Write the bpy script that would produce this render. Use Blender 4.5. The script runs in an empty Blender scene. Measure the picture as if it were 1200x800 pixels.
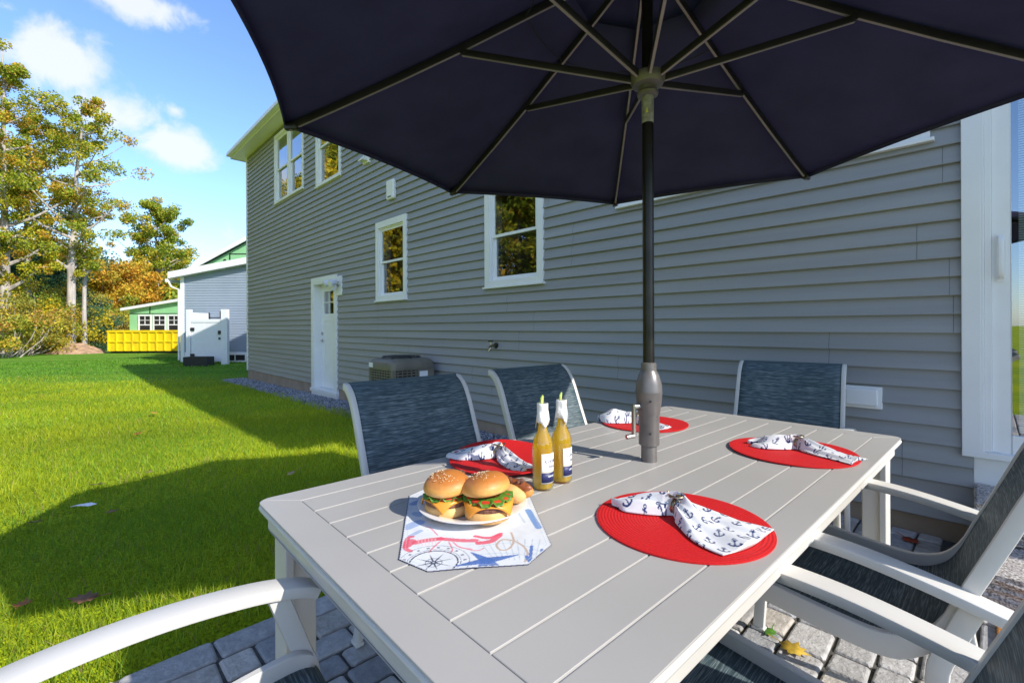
import bpy, bmesh, math, random
import numpy as np
from mathutils import Vector, Matrix
random.seed(7); rng = np.random.default_rng(11)
R = math.radians; PI = math.pi
scene = bpy.context.scene
col = scene.collection

# ------------------------------------------------------------------ materials
def new_mat(name):
    m = bpy.data.materials.new(name); m.use_nodes = True
    nt = m.node_tree
    return m, nt, nt.nodes['Principled BSDF']
def N(nt, t, **kw):
    n = nt.nodes.new(t)
    for k, v in kw.items():
        if hasattr(n, k): setattr(n, k, v)
        else: n.inputs[k].default_value = v
    return n
def mat(name, c, rough=.5, metal=0., var=.12, vs=6., bump=0., bs=60., spec=.5, coat=0., stretch=None, c2=None, lo=.35, hi=.65, sub=0., trans=0., detail=4, attr=None):
    m, nt, b = new_mat(name); L = nt.links.new
    tc = N(nt, 'ShaderNodeTexCoord'); mp = N(nt, 'ShaderNodeMapping')
    if stretch: mp.inputs['Scale'].default_value = stretch
    L(tc.outputs['Object'], mp.inputs['Vector'])
    nz = N(nt, 'ShaderNodeTexNoise'); nz.inputs['Scale'].default_value = vs; nz.inputs['Detail'].default_value = detail
    L(mp.outputs['Vector'], nz.inputs['Vector'])
    cr = N(nt, 'ShaderNodeValToRGB'); e = cr.color_ramp.elements
    e[0].position = lo; e[1].position = hi
    a = c2 if c2 else tuple(x*(1-var) for x in c); bcol = c if c2 else tuple(min(1, x*(1+var)) for x in c)
    e[0].color = (*a, 1); e[1].color = (*bcol, 1)
    L(nz.outputs['Fac'], cr.inputs['Fac'])
    out = cr.outputs['Color']
    if attr:
        at = N(nt, 'ShaderNodeAttribute'); at.attribute_name = attr
        mx = N(nt, 'ShaderNodeMix', data_type='RGBA', blend_type='MULTIPLY'); mx.inputs[0].default_value = 1
        L(out, mx.inputs[6]); L(at.outputs['Color'], mx.inputs[7]); out = mx.outputs[2]
    L(out, b.inputs['Base Color'])
    b.inputs['Roughness'].default_value = rough; b.inputs['Metallic'].default_value = metal
    b.inputs['Specular IOR Level'].default_value = spec; b.inputs['Coat Weight'].default_value = coat
    if sub: b.inputs['Subsurface Weight'].default_value = sub; b.inputs['Subsurface Radius'].default_value = (.01, .006, .004); b.inputs['Subsurface Scale'].default_value = 1
    if bump:
        n2 = N(nt, 'ShaderNodeTexNoise'); n2.inputs['Scale'].default_value = bs; n2.inputs['Detail'].default_value = 5
        L(mp.outputs['Vector'], n2.inputs['Vector'])
        bp = N(nt, 'ShaderNodeBump'); bp.inputs['Strength'].default_value = bump; bp.inputs['Distance'].default_value = .01
        L(n2.outputs['Fac'], bp.inputs['Height']); L(bp.outputs['Normal'], b.inputs['Normal'])
    if trans:
        tr = N(nt, 'ShaderNodeBsdfTranslucent'); L(out, tr.inputs['Color'])
        ms = N(nt, 'ShaderNodeMixShader'); ms.inputs[0].default_value = trans
        o = nt.nodes['Material Output']
        L(b.outputs[0], ms.inputs[1]); L(tr.outputs[0], ms.inputs[2]); L(ms.outputs[0], o.inputs['Surface'])
    return m
def facing_fac(nt, base, top=1.0, p=4.):
    lw = N(nt, 'ShaderNodeLayerWeight'); lw.inputs['Blend'].default_value = .5
    pw = N(nt, 'ShaderNodeMath', operation='POWER'); pw.inputs[1].default_value = p; nt.links.new(lw.outputs['Facing'], pw.inputs[0])
    ma = N(nt, 'ShaderNodeMath', operation='MULTIPLY_ADD'); ma.inputs[1].default_value = top-base; ma.inputs[2].default_value = base; nt.links.new(pw.outputs[0], ma.inputs[0])
    return ma
def glass_mat(name, base=.15, tint=(.75, .8, .78), refl=.95):
    m, nt, b = new_mat(name); L = nt.links.new
    fr = facing_fac(nt, base, .85, 3.)
    gl = N(nt, 'ShaderNodeBsdfGlossy'); gl.inputs['Roughness'].default_value = .004; gl.inputs['Color'].default_value = (refl, refl, refl, 1)
    nz = N(nt, 'ShaderNodeTexNoise'); nz.inputs['Scale'].default_value = 1.3
    bp = N(nt, 'ShaderNodeBump'); bp.inputs['Strength'].default_value = .035; bp.inputs['Distance'].default_value = .05
    tc = N(nt, 'ShaderNodeTexCoord'); L(tc.outputs['Object'], nz.inputs['Vector'])
    L(nz.outputs['Fac'], bp.inputs['Height']); L(bp.outputs['Normal'], gl.inputs['Normal'])
    tr = N(nt, 'ShaderNodeBsdfTransparent'); tr.inputs['Color'].default_value = (*tint, 1)
    ms = N(nt, 'ShaderNodeMixShader')
    L(fr.outputs[0], ms.inputs[0]); L(tr.outputs[0], ms.inputs[1]); L(gl.outputs[0], ms.inputs[2])
    L(ms.outputs[0], nt.nodes['Material Output'].inputs['Surface'])
    return m
def attr_mat(name, rough=.8, trans=0., spec=.2, bump=0., bs=300.):
    m, nt, b = new_mat(name); L = nt.links.new
    at = N(nt, 'ShaderNodeAttribute'); at.attribute_name = 'Col'
    tc = N(nt, 'ShaderNodeTexCoord'); nz = N(nt, 'ShaderNodeTexNoise'); nz.inputs['Scale'].default_value = 40.
    L(tc.outputs['Object'], nz.inputs['Vector'])
    mr = N(nt, 'ShaderNodeMapRange'); mr.inputs[3].default_value = .88; mr.inputs[4].default_value = 1.1
    L(nz.outputs['Fac'], mr.inputs[0])
    mx = N(nt, 'ShaderNodeVectorMath', operation='MULTIPLY')
    L(at.outputs['Color'], mx.inputs[0]); L(mr.outputs[0], mx.inputs[1])
    L(mx.outputs[0], b.inputs['Base Color'])
    b.inputs['Roughness'].default_value = rough; b.inputs['Specular IOR Level'].default_value = spec
    if bump:
        n2 = N(nt, 'ShaderNodeTexNoise'); n2.inputs['Scale'].default_value = bs; L(tc.outputs['Object'], n2.inputs['Vector'])
        bp = N(nt, 'ShaderNodeBump'); bp.inputs['Strength'].default_value = bump; bp.inputs['Distance'].default_value = .004
        L(n2.outputs['Fac'], bp.inputs['Height']); L(bp.outputs['Normal'], b.inputs['Normal'])
    if trans:
        tr = N(nt, 'ShaderNodeBsdfTranslucent'); L(mx.outputs[0], tr.inputs['Color'])
        ms = N(nt, 'ShaderNodeMixShader'); ms.inputs[0].default_value = trans
        L(b.outputs[0], ms.inputs[1]); L(tr.outputs[0], ms.inputs[2]); L(ms.outputs[0], nt.nodes['Material Output'].inputs['Surface'])
    return m

M = {}
M['table'] = mat('table_paint', (.405, .386, .36), .42, var=.05, vs=1.7, bump=.03, bs=300, detail=9)
M['groove'] = mat('table_groove_sun_tint', (.55, .53, .495), .5, var=.04)  # lighter tone stands in for sun caught on the board chamfers
M['frame'] = mat('chair_frame_paint', (.62, .595, .55), .38, var=.03, vs=5, bump=.015, bs=300)
M['siding'] = mat('grey_vinyl_siding', (.285, .288, .29), .5, var=.09, vs=1.2, stretch=(.25, 1, 6), bump=.05, bs=90)
M['seam'] = mat('siding_seam', (.15, .155, .16), .7)
M['trim'] = mat('white_pvc_trim', (.78, .78, .77), .4, var=.03, vs=3)
M['trim2'] = mat('white_window_vinyl', (.80, .80, .79), .35, var=.02)
M['lightroom'] = mat('pale_room', (.75, .75, .70), .8)
M['inside'] = mat('dim_room', (.14, .13, .10), .9, var=.3, vs=2)
M['curtain'] = mat('pale_blind', (.62, .66, .62), .7, var=.1)
M['glass'] = glass_mat('window_glass', .30)
M['glass2'] = glass_mat('lower_window_glass', .22, refl=.8)
M['doorglass'] = glass_mat('door_glass', .40, (.85, .92, .87))
M['concrete'] = mat('foundation_concrete', (.36, .28, .21), .9, var=.25, vs=3, bump=.35, bs=40, c2=(.27, .21, .16))
M['shingle'] = mat('roof_shingle', (.09, .09, .10), .9, var=.4, vs=30, bump=.4)
M['canopy'] = mat('navy_canopy_fabric', (.062, .062, .135), .85, var=.10, vs=5, bump=.45, bs=11, spec=.15, trans=.3)
M['bronze'] = mat('dark_bronze_metal', (.035, .031, .027), .33, metal=.75, var=.2, vs=12)
M['rib'] = mat('rib_black_metal', (.022, .02, .02), .45, metal=.0, var=.15, vs=12)
M['ribface'] = mat('rib_underside_bounce_tint', (.30, .26, .25), .4, metal=.2, var=.1)  # paler tone paints ground-bounced light onto rib and strut undersides
M['pewter'] = mat('tilt_housing_metal', (.17, .155, .145), .38, metal=.35, var=.12, vs=20)
M['tape'] = mat('pole_sticker', (.30, .30, .29), .3, var=.35, vs=60)
M['yellow_tape'] = mat('sticker_mark', (.75, .70, .12), .4)
M['black'] = mat('black_plastic', (.02, .02, .022), .5)
M['red'] = None
M['granite'] = mat('granite_step', (.62, .58, .55), .85, c2=(.17, .14, .12), vs=120, lo=.38, hi=.62, bump=.5, bs=90)
M['gravel'] = mat('blue_grey_gravel', (.26, .27, .29), .9, var=.5, vs=25, bump=.6, bs=60)
M['stone'] = attr_mat('gravel_stone', .85)
M['paver'] = mat('tumbled_paver', (1.0, 1.0, 1.0), .9, c2=(.68, .67, .66), vs=28, lo=.3, hi=.7, bump=.55, bs=70, attr='Col', detail=8)
M['joint'] = mat('joint_sand', (.085, .08, .07), 1, var=.4, vs=40, bump=.5)
M['mat'] = mat('orange_coir_mat', (.52, .20, .035), 1, var=.35, vs=120, bump=1, bs=250)
M['condenser'] = mat('brown_grey_metal', (.17, .155, .125), .5, var=.1, metal=.1)
M['dark'] = mat('dark_grille_void', (.015, .015, .015), .7)
M['chrome'] = mat('brushed_nickel', (.5, .48, .44), .3, metal=1)
M['brass'] = mat('antique_brass', (.40, .33, .22), .3, metal=1, var=.25, vs=80)
M['china'] = mat('white_china', (.80, .79, .77), .15, var=.03, coat=.5)
def bun_mat():
    m, nt, b = new_mat('glazed_bun_crust'); L = nt.links.new
    tc = N(nt, 'ShaderNodeTexCoord'); sp = N(nt, 'ShaderNodeSeparateXYZ'); L(tc.outputs['Generated'], sp.inputs[0])
    nz = N(nt, 'ShaderNodeTexNoise'); nz.inputs['Scale'].default_value = 3.5; nz.inputs['Detail'].default_value = 6; L(tc.outputs['Generated'], nz.inputs['Vector'])
    ad = N(nt, 'ShaderNodeMath', operation='MULTIPLY_ADD'); ad.inputs[1].default_value = .55; L(nz.outputs['Fac'], ad.inputs[0]); L(sp.outputs['Z'], ad.inputs[2])
    cr = N(nt, 'ShaderNodeValToRGB'); e = cr.color_ramp.elements
    e[0].position = .30; e[0].color = (.78, .50, .20, 1); e[1].position = 1.0; e[1].color = (.50, .17, .03, 1)
    q = cr.color_ramp.elements.new(.58); q.color = (.68, .32, .07, 1)
    L(ad.outputs[0], cr.inputs['Fac']); L(cr.outputs['Color'], b.inputs['Base Color'])
    b.inputs['Roughness'].default_value = .55; b.inputs['Coat Weight'].default_value = .08; b.inputs['Coat Roughness'].default_value = .3
    n2 = N(nt, 'ShaderNodeTexNoise'); n2.inputs['Scale'].default_value = 9; n2.inputs['Detail'].default_value = 4; L(tc.outputs['Generated'], n2.inputs['Vector'])
    bp = N(nt, 'ShaderNodeBump'); bp.inputs['Strength'].default_value = .25; bp.inputs['Distance'].default_value = .004; L(n2.outputs['Fac'], bp.inputs['Height']); L(bp.outputs['Normal'], b.inputs['Normal'])
    return m
M['bun'] = bun_mat()
M['crumb'] = mat('bun_crumb', (.80, .50, .20), .7, c2=(.66, .36, .11), vs=30, bump=.15, bs=80)
M['patty'] = mat('grilled_patty', (.12, .045, .028), .55, c2=(.24, .10, .06), vs=90, bump=.9, bs=140)
M['cheese'] = mat('orange_cheese', (.80, .30, .03), .35, var=.06, sub=.1)
M['lettuce'] = mat('lettuce_leaf', (.06, .19, .015), .45, c2=(.17, .33, .04), vs=50, trans=.25, bump=.2)
M['tomato'] = mat('tomato_slice', (.55, .05, .02), .3, var=.15, vs=60)
M['seed'] = mat('sesame_seed', (.82, .66, .42), .5)
M['sausage'] = mat('grilled_sausage', (.40, .11, .03), .35, c2=(.16, .05, .02), vs=60, bump=.3, bs=80)
M['yellowsteel'] = mat('yellow_painted_steel', (.86, .60, .010), .5, c2=(.66, .40, .02), vs=3, lo=.2, hi=.5, stretch=(1, 1, .4), detail=8)
M['green_wrap'] = mat('green_sheathing', (.28, .58, .28), .6, var=.06, vs=2)
M['seamtape'] = mat('black_seam_tape', (.02, .025, .02), .6)
M['blueside'] = mat('light_blue_siding', (.27, .325, .40), .5, var=.04, vs=1)
M['pvc'] = mat('white_pvc_panel', (.74, .75, .78), .4, var=.02)
M['dirt'] = mat('dirt_heap_soil', (.40, .25, .15), 1, var=.3, vs=3, bump=.8, bs=6)
M['bark'] = mat('pale_grey_bark', (.42, .37, .33), .95, var=.35, vs=1.5, stretch=(3, 3, .6), bump=.8, bs=8)
M['leaf'] = attr_mat('autumn_leaf', .65, trans=.35)
M['grassblade'] = attr_mat('grass_blade', .55, trans=.44, spec=.25)
M['cloth'] = attr_mat('printed_cotton', .9, trans=.12, bump=.25, bs=900)
M['paper'] = mat('crinkled_foil_wrap', (.82, .80, .76), .4, bump=.6, bs=60)
M['labelpaper'] = mat('bottle_label_white', (.8, .8, .78), .5)
M['labelnavy'] = mat('bottle_label_navy', (.015, .02, .10), .5)
M['gold'] = mat('label_gold', (.6, .42, .12), .4)
M['lime'] = mat('lime_rind', (.12, .32, .02), .4, c2=(.45, .6, .15), vs=80)
M['limeflesh'] = mat('lime_flesh', (.65, .72, .2), .4, sub=.3)

def fabric_sling():
    m, nt, b = new_mat('blue_sling_mesh'); L = nt.links.new
    tc = N(nt, 'ShaderNodeTexCoord')
    uv = N(nt, 'ShaderNodeUVMap')
    def noise(sx, sy, sc, det):
        mp = N(nt, 'ShaderNodeMapping'); mp.inputs['Scale'].default_value = (sx, sy, 1)
        L(tc.outputs['UV'], mp.inputs['Vector'])
        n = N(nt, 'ShaderNodeTexNoise'); n.inputs['Scale'].default_value = sc; n.inputs['Detail'].default_value = det
        L(mp.outputs['Vector'], n.inputs['Vector']); return n
    a = noise(5, 190, 1, 3); c = noise(22, 420, 1, 2)
    mx = N(nt, 'ShaderNodeMath', operation='MULTIPLY_ADD'); mx.inputs[1].default_value = .55
    L(c.outputs['Fac'], mx.inputs[0]); 
    hf = N(nt, 'ShaderNodeMath', operation='MULTIPLY'); hf.inputs[1].default_value = .5; L(a.outputs['Fac'], hf.inputs[0]); L(hf.outputs[0], mx.inputs[2])
    cr = N(nt, 'ShaderNodeValToRGB'); e = cr.color_ramp.elements
    e[0].position = .42; e[0].color = (.034, .052, .060, 1); e[1].position = .68; e[1].color = (.25, .29, .30, 1)
    e2 = cr.color_ramp.elements.new(.52); e2.color = (.052, .088, .105, 1)
    L(mx.outputs[0], cr.inputs['Fac']); L(cr.outputs['Color'], b.inputs['Base Color'])
    b.inputs['Roughness'].default_value = .55; b.inputs['Specular IOR Level'].default_value = .35
    bp = N(nt, 'ShaderNodeBump'); bp.inputs['Strength'].default_value = .35; bp.inputs['Distance'].default_value = .001
    L(c.outputs['Fac'], bp.inputs['Height']); L(bp.outputs['Normal'], b.inputs['Normal'])
    return m
M['sling'] = fabric_sling()
def red_mat():
    m, nt, b = new_mat('red_braided_mat'); L = nt.links.new
    tc = N(nt, 'ShaderNodeTexCoord')
    ln = N(nt, 'ShaderNodeVectorMath', operation='LENGTH'); L(tc.outputs['Object'], ln.inputs[0])
    mu = N(nt, 'ShaderNodeMath', operation='MULTIPLY'); mu.inputs[1].default_value = 2*PI/.0075; L(ln.outputs['Value'], mu.inputs[0])
    sn = N(nt, 'ShaderNodeMath', operation='SINE'); L(mu.outputs[0], sn.inputs[0])
    nz = N(nt, 'ShaderNodeTexNoise'); nz.inputs['Scale'].default_value = 260; L(tc.outputs['Object'], nz.inputs['Vector'])
    ad = N(nt, 'ShaderNodeMath', operation='ADD'); L(sn.outputs[0], ad.inputs[0]); L(nz.outputs['Fac'], ad.inputs[1])
    bp = N(nt, 'ShaderNodeBump'); bp.inputs['Strength'].default_value = .45; bp.inputs['Distance'].default_value = .0007
    L(ad.outputs[0], bp.inputs['Height']); L(bp.outputs['Normal'], b.inputs['Normal'])
    cr = N(nt, 'ShaderNodeValToRGB'); e = cr.color_ramp.elements
    e[0].position = .25; e[0].color = (.46, .006, .008, 1); e[1].position = .8; e[1].color = (.68, .016, .018, 1)
    L(nz.outputs['Fac'], cr.inputs['Fac']); L(cr.outputs['Color'], b.inputs['Base Color'])
    b.inputs['Roughness'].default_value = .7; b.inputs['Specular IOR Level'].default_value = .3
    return m
M['red'] = red_mat()
def beer_mat():
    m, nt, b = new_mat('golden_beer_in_glass'); L = nt.links.new
    tr = N(nt, 'ShaderNodeBsdfTransparent'); tr.inputs['Color'].default_value = (1, .90, .45, 1)
    rf = N(nt, 'ShaderNodeBsdfRefraction'); rf.inputs['Color'].default_value = (1, .88, .42, 1); rf.inputs['IOR'].default_value = 1.36; rf.inputs['Roughness'].default_value = .01
    tl = N(nt, 'ShaderNodeBsdfTranslucent'); tl.inputs['Color'].default_value = (1, .80, .16, 1)
    m1 = N(nt, 'ShaderNodeMixShader'); m1.inputs[0].default_value = .35; L(tr.outputs[0], m1.inputs[1]); L(rf.outputs[0], m1.inputs[2])
    df = N(nt, 'ShaderNodeBsdfDiffuse'); df.inputs['Color'].default_value = (1, .63, .045, 1)
    mt_ = N(nt, 'ShaderNodeMixShader'); mt_.inputs[0].default_value = .55; L(tl.outputs[0], mt_.inputs[1]); L(df.outputs[0], mt_.inputs[2]); tl = mt_
    m2 = N(nt, 'ShaderNodeMixShader'); m2.inputs[0].default_value = .55; L(m1.outputs[0], m2.inputs[1]); L(tl.outputs[0], m2.inputs[2])
    fr = facing_fac(nt, .04, .6)
    nz = N(nt, 'ShaderNodeTexNoise'); nz.inputs['Scale'].default_value = 8
    gl = N(nt, 'ShaderNodeBsdfGlossy'); gl.inputs['Roughness'].default_value = .03
    m3 = N(nt, 'ShaderNodeMixShader'); L(fr.outputs[0], m3.inputs[0]); L(m2.outputs[0], m3.inputs[1]); L(gl.outputs[0], m3.inputs[2])
    L(m3.outputs[0], nt.nodes['Material Output'].inputs['Surface']); return m
M['beer'] = beer_mat()
def clear_mat():
    m, nt, b = new_mat('clear_bottle_glass'); L = nt.links.new
    tr = N(nt, 'ShaderNodeBsdfTransparent'); tr.inputs['Color'].default_value = (.93, .95, .90, 1)
    fr = facing_fac(nt, .05, .7)
    gl = N(nt, 'ShaderNodeBsdfGlossy'); gl.inputs['Roughness'].default_value = .02
    m3 = N(nt, 'ShaderNodeMixShader'); L(fr.outputs[0], m3.inputs[0]); L(tr.outputs[0], m3.inputs[1]); L(gl.outputs[0], m3.inputs[2])
    L(m3.outputs[0], nt.nodes['Material Output'].inputs['Surface']); return m
M['clear'] = clear_mat()

# ------------------------------------------------------------------ mesh builder
class MB:
    def __init__(s): s.v = []; s.f = []; s.m = []
    def add(s, vs, fs, mi=0):
        o = len(s.v); s.v += [tuple(x) for x in vs]; s.f += [tuple(i+o for i in f) for f in fs]; s.m += [mi]*len(fs)
        return s
    def box(s, x0, x1, y0, y1, z0, z1, mi=0, mtx=None):
        vs = [(x, y, z) for z in (z0, z1) for y in (y0, y1) for x in (x0, x1)]
        if mtx is not None: vs = [tuple(mtx @ Vector(p)) for p in vs]
        return s.add(vs, [(0, 2, 3, 1), (4, 5, 7, 6), (0, 1, 5, 4), (2, 6, 7, 3), (0, 4, 6, 2), (1, 3, 7, 5)], mi)
    def prism(s, poly, z0, z1, mi=0):
        n = len(poly)
        vs = [(x, y, z0) for x, y in poly]+[(x, y, z1) for x, y in poly]
        fs = [tuple(range(n))[::-1], tuple(range(n, 2*n))]+[(i, (i+1) % n, n+(i+1) % n, n+i) for i in range(n)]
        return s.add(vs, fs, mi)
    def sweep(s, path, prof, side=None, mi=0, cap=True, scales=None):
        """path: list of points; prof: list of (a,b) in (side, normal) plane."""
        P = [Vector(p) for p in path]; n = len(P); k = len(prof); vs = []; fs = []
        for i in range(n):
            t = (P[min(i+1, n-1)]-P[max(i-1, 0)]).normalized()
            if side is None:
                ref = Vector((0, 0, 1)) if abs(t.z) < .9 else Vector((1, 0, 0))
                sd = t.cross(ref).normalized()
            else:
                sd = Vector(side); sd = (sd-t*sd.dot(t)).normalized()
            nn = sd.cross(t).normalized()
            sc = scales[i] if scales else (1, 1)
            for a, b in prof: vs.append(P[i]+sd*a*sc[0]+nn*b*sc[1])
        for i in range(n-1):
            for j in range(k):
                fs.append((i*k+j, i*k+(j+1) % k, (i+1)*k+(j+1) % k, (i+1)*k+j))
        if cap: fs.append(tuple(range(k))[::-1]); fs.append(tuple((n-1)*k+j for j in range(k)))
        return s.add(vs, fs, mi)
    def tube(s, path, r, n=10, mi=0, cap=True):
        rs = r if isinstance(r, (list, tuple)) else [r]*len(path)
        prof = [(math.cos(2*PI*j/n), math.sin(2*PI*j/n)) for j in range(n)]
        return s.sweep(path, prof, None, mi, cap, [(q, q) for q in rs])
    def lathe(s, prof, n=32, c=(0, 0, 0), mi=0):
        vs = []; fs = []; k = len(prof)
        for r, z in prof:
            for j in range(n):
                a = 2*PI*j/n; vs.append((c[0]+r*math.cos(a), c[1]+r*math.sin(a), c[2]+z))
        for i in range(k-1):
            for j in range(n): fs.append((i*n+j, i*n+(j+1) % n, (i+1)*n+(j+1) % n, (i+1)*n+j))
        if prof[0][0] > 1e-6: fs.append(tuple(range(n))[::-1])
        if prof[-1][0] > 1e-6: fs.append(tuple((k-1)*n+j for j in range(n)))
        return s.add(vs, fs, mi)
    def build(s, name, mats, parent=None, bevel=0, smooth=False, subd=0, solid=0, weld=False, fix=True, angle=40, bseg=2):
        me = bpy.data.meshes.new(name); me.from_pydata(s.v, [], s.f)
        if not isinstance(mats, (list, tuple)): mats = [mats]
        for m in mats: me.materials.append(m)
        me.polygons.foreach_set('material_index', s.m)
        if fix:
            bm = bmesh.new(); bm.from_mesh(me)
            bmesh.ops.remove_doubles(bm, verts=bm.verts, dist=1e-6)
            bmesh.ops.recalc_face_normals(bm, faces=bm.faces); bm.to_mesh(me); bm.free()
        if smooth:
            me.polygons.foreach_set('use_smooth', [True]*len(me.polygons))
            try: me.set_sharp_from_angle(angle=R(angle))
            except Exception: pass
        o = bpy.data.objects.new(name, me); col.objects.link(o)
        if parent: o.parent = parent
        if solid:
            q = o.modifiers.new('s', 'SOLIDIFY'); q.thickness = solid; q.offset = 0
        if bevel:
            q = o.modifiers.new('b', 'BEVEL'); q.width = bevel; q.segments = bseg; q.limit_method = 'ANGLE'; q.angle_limit = R(35)
        if subd:
            q = o.modifiers.new('d', 'SUBSURF'); q.levels = subd; q.render_levels = subd
        return o
def thing(name, label, cat, loc=(0, 0, 0), rz=0, group=None):
    o = bpy.data.objects.new(name, None); col.objects.link(o); o.empty_display_size = .1
    o.location = loc; o.rotation_euler = (0, 0, rz); o['label'] = label; o['category'] = cat
    if group: o['group'] = group
    return o
def tag(o, label=None, cat=None, group=None, kind=None):
    if label: o['label'] = label
    if cat: o['category'] = cat
    if group: o['group'] = group
    if kind: o['kind'] = kind
    return o
def copy_tree(o, parent=None):
    c = o.copy(); col.objects.link(c); c.parent = parent
    for ch in [x for x in bpy.data.objects if x.parent == o]: copy_tree(ch, c)
    return c
def np_mesh(name, V, F, C, m, parent=None):
    """V (n,3), F list of same-size polys (m,k), C (n,3) point colours"""
    me = bpy.data.meshes.new(name)
    k = F.shape[1]
    me.vertices.add(len(V)); me.vertices.foreach_set('co', V.astype(np.float32).ravel())
    me.loops.add(F.size); me.loops.foreach_set('vertex_index', F.astype(np.int32).ravel())
    me.polygons.add(len(F)); me.polygons.foreach_set('loop_start', np.arange(0, F.size, k, dtype=np.int32))
    me.polygons.foreach_set('loop_total', np.full(len(F), k, dtype=np.int32))
    me.update(calc_edges=True)
    if C is not None:
        a = me.color_attributes.new('Col', 'FLOAT_COLOR', 'POINT')
        a.data.foreach_set('color', np.concatenate([C, np.ones((len(C), 1))], 1).astype(np.float32).ravel())
    me.materials.append(m)
    o = bpy.data.objects.new(name, me); col.objects.link(o)
    if parent: o.parent = parent
    return o
def bez(pts, n=6):
    """Catmull-Rom through points"""
    P = [Vector(p) for p in pts]; out = []
    for i in range(len(P)-1):
        p0 = P[max(i-1, 0)]; p1 = P[i]; p2 = P[i+1]; p3 = P[min(i+2, len(P)-1)]
        for j in range(n):
            t = j/n
            out.append(.5*((2*p1)+(p2-p0)*t+(2*p0-5*p1+4*p2-p3)*t*t+(3*p1-p0-3*p2+p3)*t**3))
    out.append(P[-1]); return out
def rect(w, h, c=.25):
    """rounded rectangular profile"""
    a, b = w/2, h/2; r = min(a, b)*c; o = []
    for cx, cy, a0 in ((a-r, b-r, 0), (-a+r, b-r, 90), (-a+r, -b+r, 180), (a-r, -b+r, 270)):
        for d in (0, 45, 90): o.append((cx+r*math.cos(R(a0+d)), cy+r*math.sin(R(a0+d))))
    return o

# ------------------------------------------------------------------ frame of the place
# main house wall: origin O, s runs along the wall (away to the left), D out of the wall
O = Vector((2.492, 2.563, 0)); WR = R(134.27)
WS = Vector((math.cos(WR), math.sin(WR), 0)); WD = Vector((-math.sin(WR), math.cos(WR), 0))
def wp(s, d, z=0): return O+WS*s+WD*d+Vector((0, 0, z))
def lawn_z(s): return -.035-.0128*min(max(s-2.3, 0), 12.5)
HS = 13.664; HR = -3.25; EAVE = 5.72; Z0 = .105; CR = .1052   # course height

# ------------------------------------------------------------------ siding
def siding(openings, s0, s1, z0, z1, step=CR, out=.027, seams=True, mi=0):
    mb = MB(); br = sorted({s0, s1, *[q for o in openings for q in (o[0], o[1]) if s0 < q < s1]})
    n = int(math.ceil((z1-z0)/step))
    for i in range(n):
        za, zb = z0+i*step, min(z0+(i+1)*step, z1)
        off = lambda z: out-(out-.003)*((z-za)/step)
        for a, b in zip(br[:-1], br[1:]):
            mid = (a+b)/2; segs = [(za, zb)]
            for o in openings:
                if o[0] < mid < o[1]:
                    ns = []
                    for p, q in segs:
                        if o[3] <= p or o[2] >= q: ns.append((p, q)); continue
                        if o[2] > p: ns.append((p, o[2]))
                        if o[3] < q: ns.append((o[3], q))
                    segs = ns
            for p, q in segs:
                if q-p < 1e-4: continue
                yp, yq = off(p), off(q)
                h = p if p > za+1e-6 else za
                # rounded butt at the bottom of the course
                if p <= za+1e-6:
                    mb.add([(a, .001, za), (b, .001, za), (b, yp-.002, za), (a, yp-.002, za), (b, yp, za+.003), (a, yp, za+.003), (b, yq, q), (a, yq, q)],
                           [(0, 1, 2, 3), (3, 2, 4, 5), (5, 4, 6, 7)], mi)
                else:
                    mb.add([(a, yp, p), (b, yp, p), (b, yq, q), (a, yq, q)], [(0, 1, 2, 3)], mi)
    if seams:
        rr = random.Random(5)
        for i in range(0, n, 2):
            s = s0+rr.uniform(.3, 3.4)
            while s < s1:
                for k in (0, 1):
                    za = z0+(i+k)*step
                    if za+step < z1 and not any(o[0]-.05 < s < o[1]+.05 and o[2]-.1 < za+.05 < o[3]+.1 for o in openings):
                        mb.add([(s, out+.0008, za+.003), (s+.0035, out+.0008, za+.003), (s+.0035, .0042, za+step-.002), (s, .0042, za+step-.002)], [(0, 1, 2, 3)], 1)  # dark strip draws the shadow edge where siding panels overlap
                s += rr.uniform(2.6, 3.7)
    return mb

house = thing('house', 'grey vinyl sided two storey house with white trimmed windows beside the patio', 'house', O, WR)
W1 = (5.70, 6.60, 1.62, 2.835); W2 = (3.08, 3.99, 1.665, 2.86); U1 = (9.63, 11.40, 4.06, 5.62); U2 = (7.87, 8.97, 3.91, 5.45)
TW = (.126, 2.18, 2.265, 3.4); DR = (8.04, 9.22, -.09, 2.165); SD = (-1.95, 0., .10, 2.72)
wins = [W1, W2, U1, U2, TW]
ops = [(a+.03, b-.03, c+.03, d-.03) for a, b, c, d in wins]+[(DR[0]+.03, DR[1]-.03, -.3, DR[3]-.03), (SD[0]+.03, SD[1]-.02, .495, SD[3]-.03), (SD[0]+.03, SD[1]-.046, -.1, .495)]
siding(ops, HR, HS, Z0, EAVE-.01).build('wall', [M['siding'], M['seam']], house, fix=False)
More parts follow.
